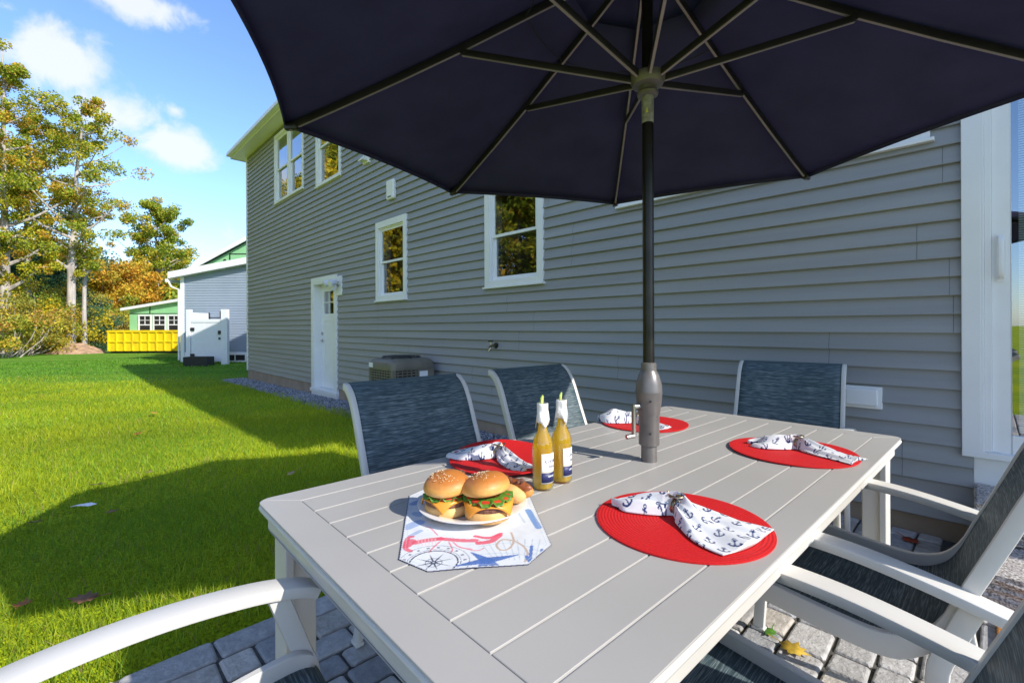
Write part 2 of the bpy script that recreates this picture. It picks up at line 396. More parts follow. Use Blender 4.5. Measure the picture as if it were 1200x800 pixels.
# shell behind siding: reveals, gable ends, back
mb = MB(); g = -.03
br = sorted({HR, HS, *[q for o in ops for q in (o[0], o[1])]})
zb_ = sorted({-.4, EAVE, *[q for o in ops for q in (o[2], o[3])]})
for a, b in zip(br[:-1], br[1:]):
    for p, q in zip(zb_[:-1], zb_[1:]):
        if any(o[0] < (a+b)/2 < o[1] and o[2] < (p+q)/2 < o[3] for o in ops): continue
        mb.add([(a, 0, p), (b, 0, p), (b, 0, q), (a, 0, q)], [(0, 1, 2, 3)])
for o in ops:
    mb.add([(o[0], 0, o[2]), (o[1], 0, o[2]), (o[1], 0, o[3]), (o[0], 0, o[3]), (o[0], -.22, o[2]), (o[1], -.22, o[2]), (o[1], -.22, o[3]), (o[0], -.22, o[3])],
           [(0, 1, 5, 4), (1, 2, 6, 5), (2, 3, 7, 6), (3, 0, 4, 7)])
DEP = 9.0; RIDGE = EAVE+DEP/2*.55
for s_ in (HR, HS):
    mb.add([(s_, 0, -.4), (s_, -DEP, -.4), (s_, -DEP, EAVE), (s_, 0, EAVE)], [(0, 1, 2, 3)])
mb.add([(HR, -DEP, -.4), (HS, -DEP, -.4), (HS, -DEP, EAVE), (HR, -DEP, EAVE)], [(0, 1, 2, 3)])
mb.build('shell', M['siding'], house, fix=False)
mb = MB()
for o in ops: mb.box(o[0]-.3, o[1]+.3, -2.2, -.24, max(o[2]-.3, -.1), o[3]+.2)
inside = mb.build('room', M['inside'], house, fix=False)
for p in inside.data.polygons: pass
# open the front of the room boxes
bm = bmesh.new(); bm.from_mesh(inside.data)
bmesh.ops.delete(bm, geom=[f for f in bm.faces if abs(f.normal.y) > .9 and f.calc_center_median().y > -1], context='FACES'); bm.to_mesh(inside.data); bm.free()
MB().box(HR, 8.02, -.06, .002, -.3, Z0+.004).box(9.24, HS, -.06, .002, -.45, Z0+.004).build('foundation', M['concrete'], house, fix=False)
mb = MB(); ov = .30
mb.box(HR-ov, HS+ov, 0.017, ov, EAVE, EAVE+.02).build('soffit', M['trim'], house)
mb = MB().box(HR-ov, HS+ov, ov, ov+.025, EAVE-.01, EAVE+.17)
mb.sweep([(HR-ov, ov+.075, EAVE+.09), (HS+ov, ov+.075, EAVE+.09)], [(-.045, .06), (-.045, -.04), (-.02, -.06), (.03, -.06), (.05, .0), (.055, .06)], side=(0, 1, 0))
mb.build('gutter', M['trim'], house, fix=True)
x0, x1, y0, y1, ze = HR-ov-.03, HS+ov+.03, -DEP-ov-.03, ov+.05, EAVE+.15; hp = (y1-y0)/2; zr = ze+hp*.45
vs = [(x0, y0, ze), (x1, y0, ze), (x1, y1, ze), (x0, y1, ze), (x0+hp, (y0+y1)/2, zr), (x1-hp, (y0+y1)/2, zr)]
vs += [(x0, y0, ze+.03), (x1, y0, ze+.03), (x1, y1, ze+.03), (x0, y1, ze+.03), (x0+hp, (y0+y1)/2, zr+.03), (x1-hp, (y0+y1)/2, zr+.03)]
MB().add(vs, [(0, 1, 2, 3), (0, 1, 7, 6), (1, 2, 8, 7), (2, 3, 9, 8), (3, 0, 6, 9), (6, 7, 11, 10), (8, 9, 10, 11), (7, 8, 11), (9, 6, 10)]).build('roof', M['shingle'], house)
MB().box(HS+.002, HS+ov, -DEP-ov, .016, EAVE, EAVE+.02).build('end_soffit', M['trim'], house)
MB().box(HR-ov, HR-.002, -DEP-ov, .016, EAVE, EAVE+.02).build('end_soffit', M['trim'], house)
MB().box(HS+ov, HS+ov+.025, -DEP-ov, ov+.025, EAVE-.01, EAVE+.17).build('fascia', M['trim'], house)
MB().box(HR-ov-.025, HR-ov, -DEP-ov, ov+.025, EAVE-.01, EAVE+.17).build('fascia', M['trim'], house)
MB().box(HS-.055, HS+.02, .002, .032, Z0-.02, EAVE).box(HS, HS+.024, -.1, .030, Z0-.02, EAVE).build('corner_board', M['trim'], house)

def window(w, casing=.085, sill=True, mull=False, grid=0, gm='glass'):
    a, b, c, d = w
    f = MB(); t = .037
    f.box(a, a+casing, .0, t, c, d); f.box(b-casing, b, .0, t, c, d)
    f.box(a+casing, b-casing, .0, t, d-casing*1.15, d); f.box(a+casing, b-casing, .0, t, c, c+casing*.75)
    if mull: f.box((a+b)/2-.035, (a+b)/2+.035, -.03, t-.004, c+casing*.75, d-casing*1.15)
    fr = f.build('window', M['trim'], house, bevel=.002)
    if sill: MB().box(a-.02, b+.02, .0, t+.02, c-.022, c-.0015).build('sill', M['trim'], fr, bevel=.003)
    secs = [(a+casing, b-casing)] if not mull else [(a+casing, (a+b)/2-.035), ((a+b)/2+.035, b-casing)]
    for p, q in secs:
        z0, z1 = c+casing*.75, d-casing*1.15; zm = (z0+z1)/2
        m_ = MB(); sw = .032
        # outer jamb, upper sash forward, lower sash behind
        m_.box(p, p+.018, -.06, .012, z0, z1); m_.box(q-.018, q, -.06, .012, z0, z1); m_.box(p+.018, q-.018, -.06, .012, z1-.018, z1); m_.box(p+.018, q-.018, -.06, .012, z0, z0+.018)
        for (za, zb, y) in ((zm-.018, z1-.018, -.012), (z0+.018, zm+.018, -.038)):
            m_.box(p+.018, p+.018+sw, y-.012, y+.008, za, zb); m_.box(q-.018-sw, q-.018, y-.012, y+.008, za, zb)
            m_.box(p+.018+sw, q-.018-sw, y-.012, y+.008, za, za+sw); m_.box(p+.018+sw, q-.018-sw, y-.012, y+.008, zb-sw, zb)
        m_.build('sash', M['trim2'], fr, bevel=.0015)
        g_ = MB()
        for (za, zb, y) in ((zm-.018, z1-.018, -.012), (z0+.018, zm+.018, -.038)):
            xa, xb = p+.018+sw, q-.018-sw
            g_.add([(xa, y, za+sw), (xb, y, za+sw), (xb, y, zb-sw), (xa, y, zb-sw)], [(0, 1, 2, 3)])
        g_.build('pane', M[gm], fr, fix=False)
window(W1, gm='glass2'); window(W2, gm='glass2'); window(U1, casing=.06, mull=True); window(U2, casing=.07); window(TW, mull=True)

# side entry door
a, b, c, d = DR
mb = MB(); cs = .10; t = .038
mb.box(a, a+cs, 0, t, c+.06, d).box(b-cs, b, 0, t, c+.06, d).box(a+cs, b-cs, 0, t, d-cs, d)
mb.box(a+cs-.001, a+cs+.03, -.16, t-.004, c+.1, d-cs).box(b-cs-.03, b-cs+.001, -.16, t-.004, c+.1, d-cs).box(a+cs+.03, b-cs-.03, -.16, t-.004, d-cs-.03, d-cs)
casing = mb.build('door_casing', M['trim'], house, bevel=.002)
MB().box(a-.02, b+.02, -.16, .06, c+.06, c+.12).box(a, b, -.05, .035, c-.12, c+.06).build('threshold', M['trim'], house, bevel=.003)
da, db, dz0, dz1 = a+cs+.032, b-cs-.032, c+.125, d-cs-.032
mb = MB().box(da, db, -.15, -.115, dz0, dz0+.18).box(da, da+.12, -.15, -.115, dz0+.18, dz1).box(db-.12, db, -.15, -.115, dz0+.18, dz1)
mb.box(da+.12, db-.12, -.15, -.115, dz1-.13, dz1).box(da+.12, db-.12, -.15, -.115, dz1-.70, dz1-.56)
mb.box(da+.12, db-.12, -.145, -.122, dz0+.18, dz1-.70)
mb.box(da+.18, db-.18, -.122, -.116, dz0+.24, dz1-.78)
for q in (1, 2): x = da+.12+(db-da-.24)*q/3; mb.box(x-.009, x+.009, -.148, -.118, dz1-.56, dz1-.13)
mb.box(da+.12, db-.12, -.149, -.117, dz1-.35, dz1-.332)
sdoor = mb.build('door', M['trim2'], house, bevel=.002)
MB().add([(da+.12, -.133, dz1-.56), (db-.12, -.133, dz1-.56), (db-.12, -.133, dz1-.13), (da+.12, -.133, dz1-.13)], [(0, 1, 2, 3)]).build('pane', M['glass'], sdoor, fix=False)
hx = db-.06
mb = MB().lathe([(.0, 0), (.028, 0), (.028, .008), (.012, .012), (.012, .04)], 16)
m1 = Matrix.Translation((hx, -.115, .95)) @ Matrix.Rotation(R(-90), 4, 'X')
mb.v = [tuple(m1 @ Vector(p)) for p in mb.v]
mb.tube([(hx, -.075, .95), (hx-.05, -.072, .952), (hx-.10, -.075, .948)], .009, 8)
mb.build('handle', M['chrome'], sdoor, smooth=True); mb = MB()
k2 = MB().lathe([(0, 0), (.03, 0), (.028, .02), (.0, .024)], 16); m2 = Matrix.Translation((hx, -.115, 1.09)) @ Matrix.Rotation(R(-90), 4, 'X')
mb.add([tuple(m2 @ Vector(p)) for p in k2.v], k2.f)
mb.build('deadbolt', M['chrome'], sdoor, smooth=True)
# sliding glass door
a, b, c, d = SD; c = .5
mb = MB(); t = .043; cs = .076
mb.box(b-cs, b, 0, t, c, d).box(a, a+cs, 0, t, c, d).box(a+cs, b-cs, 0, t, d-cs, d)
mb.box(b-cs-.012, b-cs, -.05, t-.008, c+.02, d-cs).box(b-cs-.039, b-cs-.012, -.05, t-.02, c+.02, d-cs).box(a+cs, a+cs+.039, -.05, t-.02, c+.02, d-cs)
mb.box(a+cs+.039, b-cs-.039, -.05, t-.02, d-cs-.04, d-cs)
mb.build('patio_door_casing', M['trim'], house, bevel=.003)
MB().box(a, b, -.08, .045, c-.012, c+.02).build('door_sill', M['trim'], house, bevel=.003)
MB().box(a, b-.045, -.1, .012, Z0-.1, c-.013).build('skirt_board', M['trim'], house, bevel=.002)
pa = b-cs-.039
for k, (x1, x0, y) in enumerate(((pa, pa-.90, -.012), (pa-.86, a+cs+.039, -.05))):
    mb = MB(); st = .072
    mb.box(x1-st, x1, y-.02, y+.015, c+.021, d-cs-.041).box(x0, x0+st, y-.02, y+.015, c+.021, d-cs-.041)
    mb.box(x0+st, x1-st, y-.02, y+.015, c+.021, c+.12).box(x0+st, x1-st, y-.02, y+.015, d-cs-.041-.08, d-cs-.041)
    pd = mb.build('patio_door', M['trim2'], house, bevel=.003)
    MB().add([(x0+st, y, c+.12), (x1-st, y, c+.12), (x1-st, y, d-cs-.12), (x0+st, y, d-cs-.12)], [(0, 1, 2, 3)]).build('pane', M['doorglass'], pd, fix=False)
    mb = MB(); z = c+.135
    while z < d-cs-.13:
        mb.add([(x0+st+.01, y-.008, z), (x1-st-.028, y-.008, z), (x1-st-.028, y-.016, z+.010), (x0+st+.01, y-.016, z+.010)], [(0, 1, 2, 3)]); z += .0125
    mb.build('blind', M['curtain'], pd, fix=False)
    if k == 0:
        hx = x1-.036; zz = 1.56
        MB().sweep(bez([(hx, y+.016, zz-.11), (hx, y+.045, zz-.09), (hx, y+.052, zz), (hx, y+.045, zz+.09), (hx, y+.016, zz+.11)], 5), rect(.022, .014), side=(1, 0, 0)).box(hx-.018, hx+.018, y+.014, y+.02, zz-.13, zz+.13).build('handle', M['trim2'], pd, smooth=True)

# things on the wall
def wall_thing(name, label, cat, s, z, group=None): return thing(name, label, cat, wp(s, .016, z), WR, group)
t_ = wall_thing('flood_light', 'white twin head security light on the wall beside the side door', 'wall light', 7.97, 1.95)
MB().box(-.13, .13, -.012, .022, -.17, .17).build('mounting_block', M['trim'], t_, bevel=.004)
mb = MB().lathe([(0, 0), (.055, 0), (.05, .03), (0, .035)], 20); q = Matrix.Translation((0, .022, .03)) @ Matrix.Rotation(R(-90), 4, 'X'); mb.v = [tuple(q @ Vector(p)) for p in mb.v]
mb.build('base_plate', M['chrome'], t_, smooth=True)
for sx, zz in ((-.09, .05), (.10, .06)):
    mb = MB().tube([(sx*.2, .05, .03), (sx*.6, .09, zz), (sx, .12, zz)], .012, 8)
    mb.tube([(sx, .09, zz+.02), (sx*1.1, .13, zz), (sx*1.25, .22, zz-.04)], [.035, .05, .062], 14)
    mb.build('lamp_head', M['pvc'], t_, smooth=True)
MB().tube([(0, .05, .0), (0, .09, -.06), (0, .11, -.09)], [.02, .03, .035], 12).build('motion_sensor', M['pvc'], t_, smooth=True)
t_ = wall_thing('alarm_box', 'small white box high on the wall above the left ground floor window', 'utility box', 6.11, 3.26)
MB().box(-.105, .105, -.012, .05, -.145, .145).build('cover', M['trim'], t_, bevel=.02, bseg=3)
MB().box(-.05, .05, .048, .055, -.12, -.10).build('slot', M['seam'], t_)
t_ = wall_thing('vent_hood', 'little white vent hood peeking out under the parasol edge', 'vent', 6.9, 3.93)
MB().prism([(-.1, -.012), (.1, -.012), (.1, .03), (-.1, .03)], -.08, .08).build('flange', M['trim'], t_, bevel=.004)
MB().add([(-.08, .03, .07), (.08, .03, .07), (.08, .12, -.03), (-.08, .12, -.03), (-.08, .03, -.05), (.08, .03, -.05), (.08, .12, -.05), (-.08, .12, -.05)], [(0, 1, 2, 3), (4, 5, 6, 7), (3, 2, 6, 7), (0, 4, 7, 3), (1, 5, 6, 2)]).build('hood', M['trim'], t_)
t_ = wall_thing('outlet_cover', 'cream rectangular outlet cover low on the wall beside the patio door', 'outlet', .445, .76)
MB().box(-.10, .10, -.012, .012, -.068, .068).build('mounting_block', M['trim'], t_, bevel=.004)
MB().box(-.08, .08, .012, .026, -.05, .052).build('flap', M['trim2'], t_, bevel=.01, bseg=3)
t_ = wall_thing('hose_tap', 'small metal hose tap on the wall above the gap between two left chairs', 'tap', 3.81, .99)
MB().lathe([(0, 0), (.035, 0), (.035, .01), (0, .012)], 18).build('flange', M['black'], t_, smooth=True).rotation_euler = (R(-90), 0, 0)
MB().tube([(0, .01, 0), (0, .07, 0), (0, .10, -.02), (0, .11, -.06)], [.014, .016, .017, .015], 12).build('spout', M['brass'], t_, smooth=True)
MB().lathe([(.012, .0), (.032, .002), (.034, .008), (.03, .012), (.01, .01)], 12).build('knob', M['black'], t_, smooth=True).location = (0, .085, .045)
MB().tube([(0, .085, .0), (0, .085, .05)], .007, 8).build('stem', M['brass'], t_, smooth=True)

# air conditioner
cp = Vector((-1.44, 5.55, 0)); rel = cp-O; cs_, cd_ = rel.dot(WS), rel.dot(WD)
ac = thing('air_conditioner', 'brown grey outdoor air conditioner standing against the siding behind the left chair', 'air conditioner', wp(cs_+.31, cd_-.31, -.03), WR)
MB().box(-.37, .37, -.35, .35, -.1, .04).build('pad', M['concrete'], ac, bevel=.01)
hw = .30; TZ = .84
mb = MB()
for sx in (-1, 1):
    for sy in (-1, 1): mb.box(*(sorted((sx*hw, sx*(hw-.045)))), *(sorted((sy*hw, sy*(hw-.045)))), .04, TZ-.13)
mb.box(-hw, hw, -hw, hw, .04, .09)
mb.box(-hw, -hw+.3, hw-.02, hw-.001, .09, TZ-.13) if False else None
# louvres on each side
for side in range(4):
    rot = Matrix.Rotation(side*PI/2, 4, 'Z')
    full = side in (0,)
    for k in range(19):
        z = .11+k*.033
        if z > TZ-.15: break
        mb.box(-hw+.045, hw-.045 if side != 3 else hw-.045, hw-.018, hw-.003, z, z+.014, 0, rot)
    for k in range(8):
        x = -hw+.045+(2*hw-.09)*(k+.5)/8
        mb.box(x-.005, x+.005, hw-.012, hw-.001, .09, TZ-.13, 0, rot)
mb.build('grille', M['condenser'], ac)
MB().box(-hw+.03, hw-.03, -hw+.03, hw-.03, .05, TZ-.1).build('coil', M['dark'], ac)
mb = MB(); rr_ = .08
def rsq(h, r, n=6):
    o = []
    for cx, cy, a0 in ((h-r, h-r, 0), (-h+r, h-r, 90), (-h+r, -h+r, 180), (h-r, -h+r, 270)):
        for k in range(n+1): o.append((cx+r*math.cos(R(a0+90*k/n)), cy+r*math.sin(R(a0+90*k/n))))
    return o
lv = [(hw+.004, TZ-.14, .05), (hw+.01, TZ-.12, .06), (hw+.01, TZ-.05, .07), (hw-.01, TZ-.02, .08), (hw-.05, TZ, .08), (.25, TZ, .08)]
rings = [[(x, y, z) for x, y in rsq(h, r)] for h, z, r in lv]; n_ = len(rings[0])
vs = sum(rings, []); fs = [(i*n_+j, i*n_+(j+1) % n_, (i+1)*n_+(j+1) % n_, (i+1)*n_+j) for i in range(len(rings)-1) for j in range(n_)]+[tuple((len(rings)-1)*n_+j for j in range(n_))]
mb.add(vs, fs); mb.build('lid', M['condenser'], ac, smooth=True)
mb = MB()
for r_ in (.05, .09, .13, .17, .21, .24):
    pts = [(r_*math.cos(2*PI*k/28), r_*math.sin(2*PI*k/28), TZ+.022) for k in range(29)]; mb.tube(pts, .004, 6, cap=False)
for k in range(6): mb.tube([(0, 0, TZ+.03), (.245*math.cos(k*PI/3), .245*math.sin(k*PI/3), TZ+.005)], .005, 6)
mb.lathe([(0, .0), (.07, .0), (.07, .02), (0, .025)], 18, (0, 0, TZ+.01))
mb.build('fan_guard', M['black'], ac)
MB().box(hw-.13, hw-.03, hw+.009, hw+.014, TZ-.115, TZ-.055).build('badge', M['pvc'], ac, bevel=.002)
MB().box(-hw-.004, -hw+.002, -.20, -.08, TZ-.38, TZ-.16).box(-hw-.001, -hw+.02, -.29, -.06, .09, TZ-.13, 1).build('data_plate', [M['pvc'], M['condenser']], ac)

# ------------------------------------------------------------------ ground
def lawn():
    xs = np.concatenate([-np.geomspace(4, 420, 26)[::-1], np.linspace(-3.5, 30, 50), np.geomspace(31, 300, 12)])
    ys = np.concatenate([-np.geomspace(4, 300, 18)[::-1], np.linspace(-3.5, 30, 30), np.geomspace(31, 420, 22)])
    X, Y = np.meshgrid(xs, ys); V = []
    for s_, d_ in zip(X.ravel(), Y.ravel()):
        p = wp(s_, d_); z = lawn_z(s_)
        if s_ < 2.2 or (d_ < .5 and s_ < 13.5): z = -.16
        V.append((p.x, p.y, z))
    n, m_ = len(xs), len(ys); V = np.array(V)
    F = np.array([(j*n+i, j*n+i+1, (j+1)*n+i+1, (j+1)*n+i) for j in range(m_-1) for i in range(n-1)])
    m, nt, b = new_mat('lawn_turf'); L = nt.links.new
    tc = N(nt, 'ShaderNodeTexCoord')
    n1 = N(nt, 'ShaderNodeTexNoise'); n1.inputs['Scale'].default_value = .5; n1.inputs['Detail'].default_value = 8; L(tc.outputs['Object'], n1.inputs['Vector'])
    n2 = N(nt, 'ShaderNodeTexNoise'); n2.inputs['Scale'].default_value = 55; n2.inputs['Detail'].default_value = 6; L(tc.outputs['Object'], n2.inputs['Vector'])
    c1 = N(nt, 'ShaderNodeValToRGB'); c1.color_ramp.elements[0].position = .35; c1.color_ramp.elements[1].position = .7
    c1.color_ramp.elements[0].color = (.22, .34, .012, 1); c1.color_ramp.elements[1].color = (.50, .53, .012, 1); L(n1.outputs['Fac'], c1.inputs['Fac'])
    c2 = N(nt, 'ShaderNodeValToRGB'); c2.color_ramp.elements[0].position = .3; c2.color_ramp.elements[1].position = .7
    c2.color_ramp.elements[0].color = (.45, .45, .45, 1); c2.color_ramp.elements[1].color = (1.35, 1.35, 1.3, 1); L(n2.outputs['Fac'], c2.inputs['Fac'])
    # newer, bluer turf further out with mowing stripes
    sp = N(nt, 'ShaderNodeSeparateXYZ'); L(tc.outputs['Object'], sp.inputs[0])
    dd = N(nt, 'ShaderNodeVectorMath', operation='DOT_PRODUCT'); L(tc.outputs['Object'], dd.inputs[0]); dd.inputs[1].default_value = (-.05, 1., 0)
    wv = N(nt, 'ShaderNodeMath', operation='MULTIPLY_ADD'); wv.inputs[1].default_value = 1.2; L(n1.outputs['Fac'], wv.inputs[0]); L(dd.outputs['Value'], wv.inputs[2])
    far = N(nt, 'ShaderNodeMapRange'); far.inputs[1].default_value = 12.2; far.inputs[2].default_value = 14.0; L(wv.outputs[0], far.inputs[0])
    st = N(nt, 'ShaderNodeMath', operation='SINE'); sm = N(nt, 'ShaderNodeMath', operation='MULTIPLY'); sm.inputs[1].default_value = 3.2
    L(dd.outputs['Value'], sm.inputs[0]); L(sm.outputs[0], st.inputs[0])
    c3 = N(nt, 'ShaderNodeMapRange'); c3.inputs[1].default_value = -1; c3.inputs[3].default_value = 0; L(st.outputs[0], c3.inputs[0])
    cf = N(nt, 'ShaderNodeMix', data_type='RGBA'); cf.inputs[6].default_value = (.12, .26, .03, 1); cf.inputs[7].default_value = (.17, .33, .03, 1); L(c3.outputs[0], cf.inputs[0])
    mf = N(nt, 'ShaderNodeMix', data_type='RGBA'); L(far.outputs[0], mf.inputs[0]); L(c1.outputs['Color'], mf.inputs[6]); L(cf.outputs[2], mf.inputs[7])
    mu = N(nt, 'ShaderNodeMix', data_type='RGBA', blend_type='MULTIPLY'); mu.inputs[0].default_value = 1; L(mf.outputs[2], mu.inputs[6]); L(c2.outputs['Color'], mu.inputs[7])
    L(mu.outputs[2], b.inputs['Base Color']); b.inputs['Roughness'].default_value = .9; b.inputs['Specular IOR Level'].default_value = .1
    bp = N(nt, 'ShaderNodeBump'); bp.inputs['Strength'].default_value = .9; bp.inputs['Distance'].default_value = .03; L(n2.outputs['Fac'], bp.inputs['Height']); L(bp.outputs['Normal'], b.inputs['Normal'])
    o = np_mesh('lawn', V, F, None, m); tag(o, kind='structure')
    return o
lawn()

def grass():
    Vs = []; Fs = []; Cs = []; nv = 0
    # (s,D) zones: r range from camera, blades per m2, height, width
    zones = [(1.2, 4.2, 6500, .052, .0032), (4.2, 7.5, 2600, .056, .0048), (7.5, 12.5, 900, .055, .008), (12.5, 19, 260, .05, .015), (19, 28, 120, .05, .03)]
    for r0, r1, dens, hh, ww in zones:
        a0, a1 = R(88), R(150)
        area = .5*(a1-a0)*(r1*r1-r0*r0); n = int(area*dens)
        r = np.sqrt(rng.uniform(r0*r0, r1*r1, n)); a = rng.uniform(a0, a1, n)
        x = r*np.cos(a); y = r*np.sin(a)
        s = (x-O.x)*WS.x+(y-O.y)*WS.y; d = (x-O.x)*WD.x+(y-O.y)*WD.y
        edge = .02*np.sin(d*9)+.015*np.sin(d*23)
        k = (s > 2.06+edge) & ((d > .43+.03*np.sin(s*7)) | (s > 13.9)); x, y, s, d = x[k], y[k], s[k], d[k]; n = len(x)
        # thin out in patches
        z = -.035-.0128*np.clip(s-2.3, 0, 12.5)
        pat = .5+.25*np.sin(x*1.7+y*.9)+.25*np.sin(y*2.3-x*1.1+1.3)
        h = hh*rng.uniform(.4, 1.35, n)*(.7+.5*pat)*(1+.5*(rng.random(n) < .04)); w = ww*rng.uniform(.7, 1.3, n)
        az = rng.uniform(0, 2*PI, n); lean = rng.uniform(.1, 1.0, n)*h
        la = rng.uniform(0, 2*PI, n)
        sx, sy = np.cos(az)*w/2, np.sin(az)*w/2; lx, ly = np.cos(la)*lean, np.sin(la)*lean
        B = np.stack([x, y, z-.004], 1)
        v0 = B+np.stack([sx, sy, 0*h], 1); v1 = B-np.stack([sx, sy, 0*h], 1)
        md = B+np.stack([lx*.35, ly*.35, h*.6], 1)
        v2 = md-np.stack([sx*.8, sy*.8, 0*h], 1); v3 = md+np.stack([sx*.8, sy*.8, 0*h], 1)
        tp = B+np.stack([lx, ly, h*.95], 1)
        v4 = tp-np.stack([sx*.15, sy*.15, 0*h], 1); v5 = tp+np.stack([sx*.15, sy*.15, 0*h], 1)
        V = np.stack([v0, v1, v2, v3, v4, v5], 1).reshape(-1, 3)
        i = np.arange(n)*6+nv
        F = np.concatenate([np.stack([i, i+1, i+2, i+3], 1), np.stack([i+3, i+2, i+4, i+5], 1)]); nv += n*6
        g1 = np.array([.20, .41, .038]); g2 = np.array([.56, .62, .028]); st = np.array([.42, .33, .12])
        q = np.clip(rng.normal(.25+.55*pat, .28, n), 0, 1)[:, None]
        c = g1*(1-q)+g2*q; br_ = (.82+.18*np.sin(x*.8+1.1*np.sin(y*.7))*np.sin(y*1.1+x*.3)+rng.normal(0, .1, n))[:, None]; c = c*np.clip(br_, .5, 1.3)*np.array([1, 1, 1])
        fz = np.clip((y-12)/2.5, 0, 1)[:, None]; c = c*(1-fz)+np.array([.15, .33, .03])*fz*rng.uniform(.8, 1.2, (n, 1))
        dry = rng.random(n) < .03+.10*np.clip(np.sin(x*1.3+2)*np.sin(y*1.9+x)-.55, 0, 1); c[dry] = st*rng.uniform(.6, 1.1, (dry.sum(), 1))
        Vs.append(V); Fs.append(F); Cs.append(np.repeat(c, 6, 0))
    o = np_mesh('grass', np.concatenate(Vs), np.concatenate(Fs), np.concatenate(Cs), M['grassblade'])
    tag(o, 'short bright green lawn grass beside the patio', 'grass', kind='stuff')
grass()

def patio():
    rr = random.Random(3); V = []; F = []; C = []
    def pav(s0, s1, d0, d1):
        g_ = .005; s0 += g_; s1 -= g_; d0 += g_; d1 -= g_
        zt = rr.uniform(-.003, .001); base = -.06; ch = .009; zc = zt-.008
        tone = rr.uniform(.82, 1.18); wr = rr.random()
        c0 = (.50, .48, .46) if wr < .55 else ((.54, .49, .43) if wr < .8 else (.36, .36, .37))
        c = tuple(q*tone for q in c0); o = len(V)
        # chamfered, slightly irregular outline
        def ring(ins, z, cut):
            a, b, c_, d_ = s0+ins, s1-ins, d0+ins, d1-ins
            return [(a+cut, c_), (b-cut, c_), (b, c_+cut), (b, d_-cut), (b-cut, d_), (a+cut, d_), (a, d_-cut), (a, c_+cut)], z
        cut = .008
        jit = [(rr.uniform(-.0025, .0025), rr.uniform(-.0025, .0025)) for _ in range(8)]
        for ins, z in ((0, base), (0, zc), (.004, zt-.002), (ch, zt)):
            pts, z = ring(ins, z, cut)
            for (a, b), (ja, jb) in zip(pts, jit): V.append((a+ja, b+jb, z)); C.append(c)
        for k in range(3):
            for j in range(8): F.append((o+k*8+j, o+k*8+(j+1) % 8, o+(k+1)*8+(j+1) % 8, o+(k+1)*8+j))
        F.append(tuple(o+24+j for j in range(8)))
    # soldier edge along s=2 then rows that run away from the wall
    d = .0
    while d < 5.6:
        l = rr.choice([.2, .24, .28]); pav(1.86, 2.0, d, d+l); d += l
    s = 1.86
    while s > -3.4:
        w_ = rr.choice([.11, .125, .145]); d = -rr.uniform(0, .1) if False else 0.0
        first = True
        while d < 5.6:
            l = rr.choice([.12, .16, .19, .24]); 
            if first: l *= rr.uniform(.4, 1); first = False
            if not (s-w_ < -.05 and s > -2.1 and d+l < .4): pav(s-w_, s, d, d+l)
            d += l
        s -= w_
    me = bpy.data.meshes.new('patio'); me.from_pydata(V, [], F)
    a = me.color_attributes.new('Col', 'FLOAT_COLOR', 'POINT')
    a.data.foreach_set('color', [q for c in C for q in (*c, 1)])
    me.materials.append(M['paver'])
    bm = bmesh.new(); bm.from_mesh(me); bmesh.ops.recalc_face_normals(bm, faces=bm.faces); bm.to_mesh(me); bm.free()
    o = bpy.data.objects.new('patio', me); col.objects.link(o); o.location = O; o.rotation_euler.z = WR; tag(o, kind='structure')
    j = MB().box(-3.4, 2.0, -.01, 5.6, -.3, -.0125).build('patio_bed', M['joint']); j.location = O; j.rotation_euler.z = WR; tag(j, kind='structure')
patio()

def gravel():
    n = 15000
    s = 2.02+(rng.random(n)**1.25)*(HS+.4-2.02); d = rng.uniform(.0, .50, n)+.03*np.sin(s*7)
    k = ~((s > 8.0) & (s < 9.26) & (d < .05)); s, d = s[k], d[k]; n = len(s)
    bz = lawn_z(2); z = -.012-.0128*np.clip(s-2.3, 0, 12.5)
    sz = rng.uniform(.008, .021, n)
    octa = np.array([(1, 0, 0), (0, 1, 0), (-1, 0, 0), (0, -1, 0), (0, 0, .7), (0, 0, -.7)], float)
    P = np.stack([s, d, z+rng.uniform(-.006, .012, n)], 1)
    a = rng.uniform(0, 2*PI, n); ca, sa = np.cos(a), np.sin(a)
    loc = octa[None]*sz[:, None, None]*rng.uniform(.6, 1.3, (n, 6, 1))
    V = np.stack([loc[..., 0]*ca[:, None]-loc[..., 1]*sa[:, None], loc[..., 0]*sa[:, None]+loc[..., 1]*ca[:, None], loc[..., 2]], -1)+P[:, None]
    tri = np.array([(0, 1, 4), (1, 2, 4), (2, 3, 4), (3, 0, 4), (1, 0, 5), (2, 1, 5), (3, 2, 5), (0, 3, 5)])
    F = (np.arange(n)[:, None, None]*6+tri[None]).reshape(-1, 3)
    c = np.array([.25, .26, .285])*rng.uniform(.4, 1.9, (n, 1))
    o = np_mesh('gravel', V.reshape(-1, 3), F, np.repeat(c, 6, 0), M['stone']); o.location = O; o.rotation_euler.z = WR
    tag(o, 'blue grey crushed stone strip along the foundation', 'gravel', kind='stuff')
    vs = []; st = [2.0, 4, 6, 8, 10, 12, HS+.5]
    for q in st:
        zz = -.02-.0128*max(q-2.3, 0); vs += [(q, -.05, zz), (q, .52, zz), (q, .56, zz-.1)]
    fs = [(3*i+j, 3*i+3+j, 3*i+4+j, 3*i+1+j) for i in range(len(st)-1) for j in (0, 1)]
    b = MB().add(vs, fs).build('gravel_bed', M['gravel']); b.location = O; b.rotation_euler.z = WR; tag(b, kind='structure')
gravel()

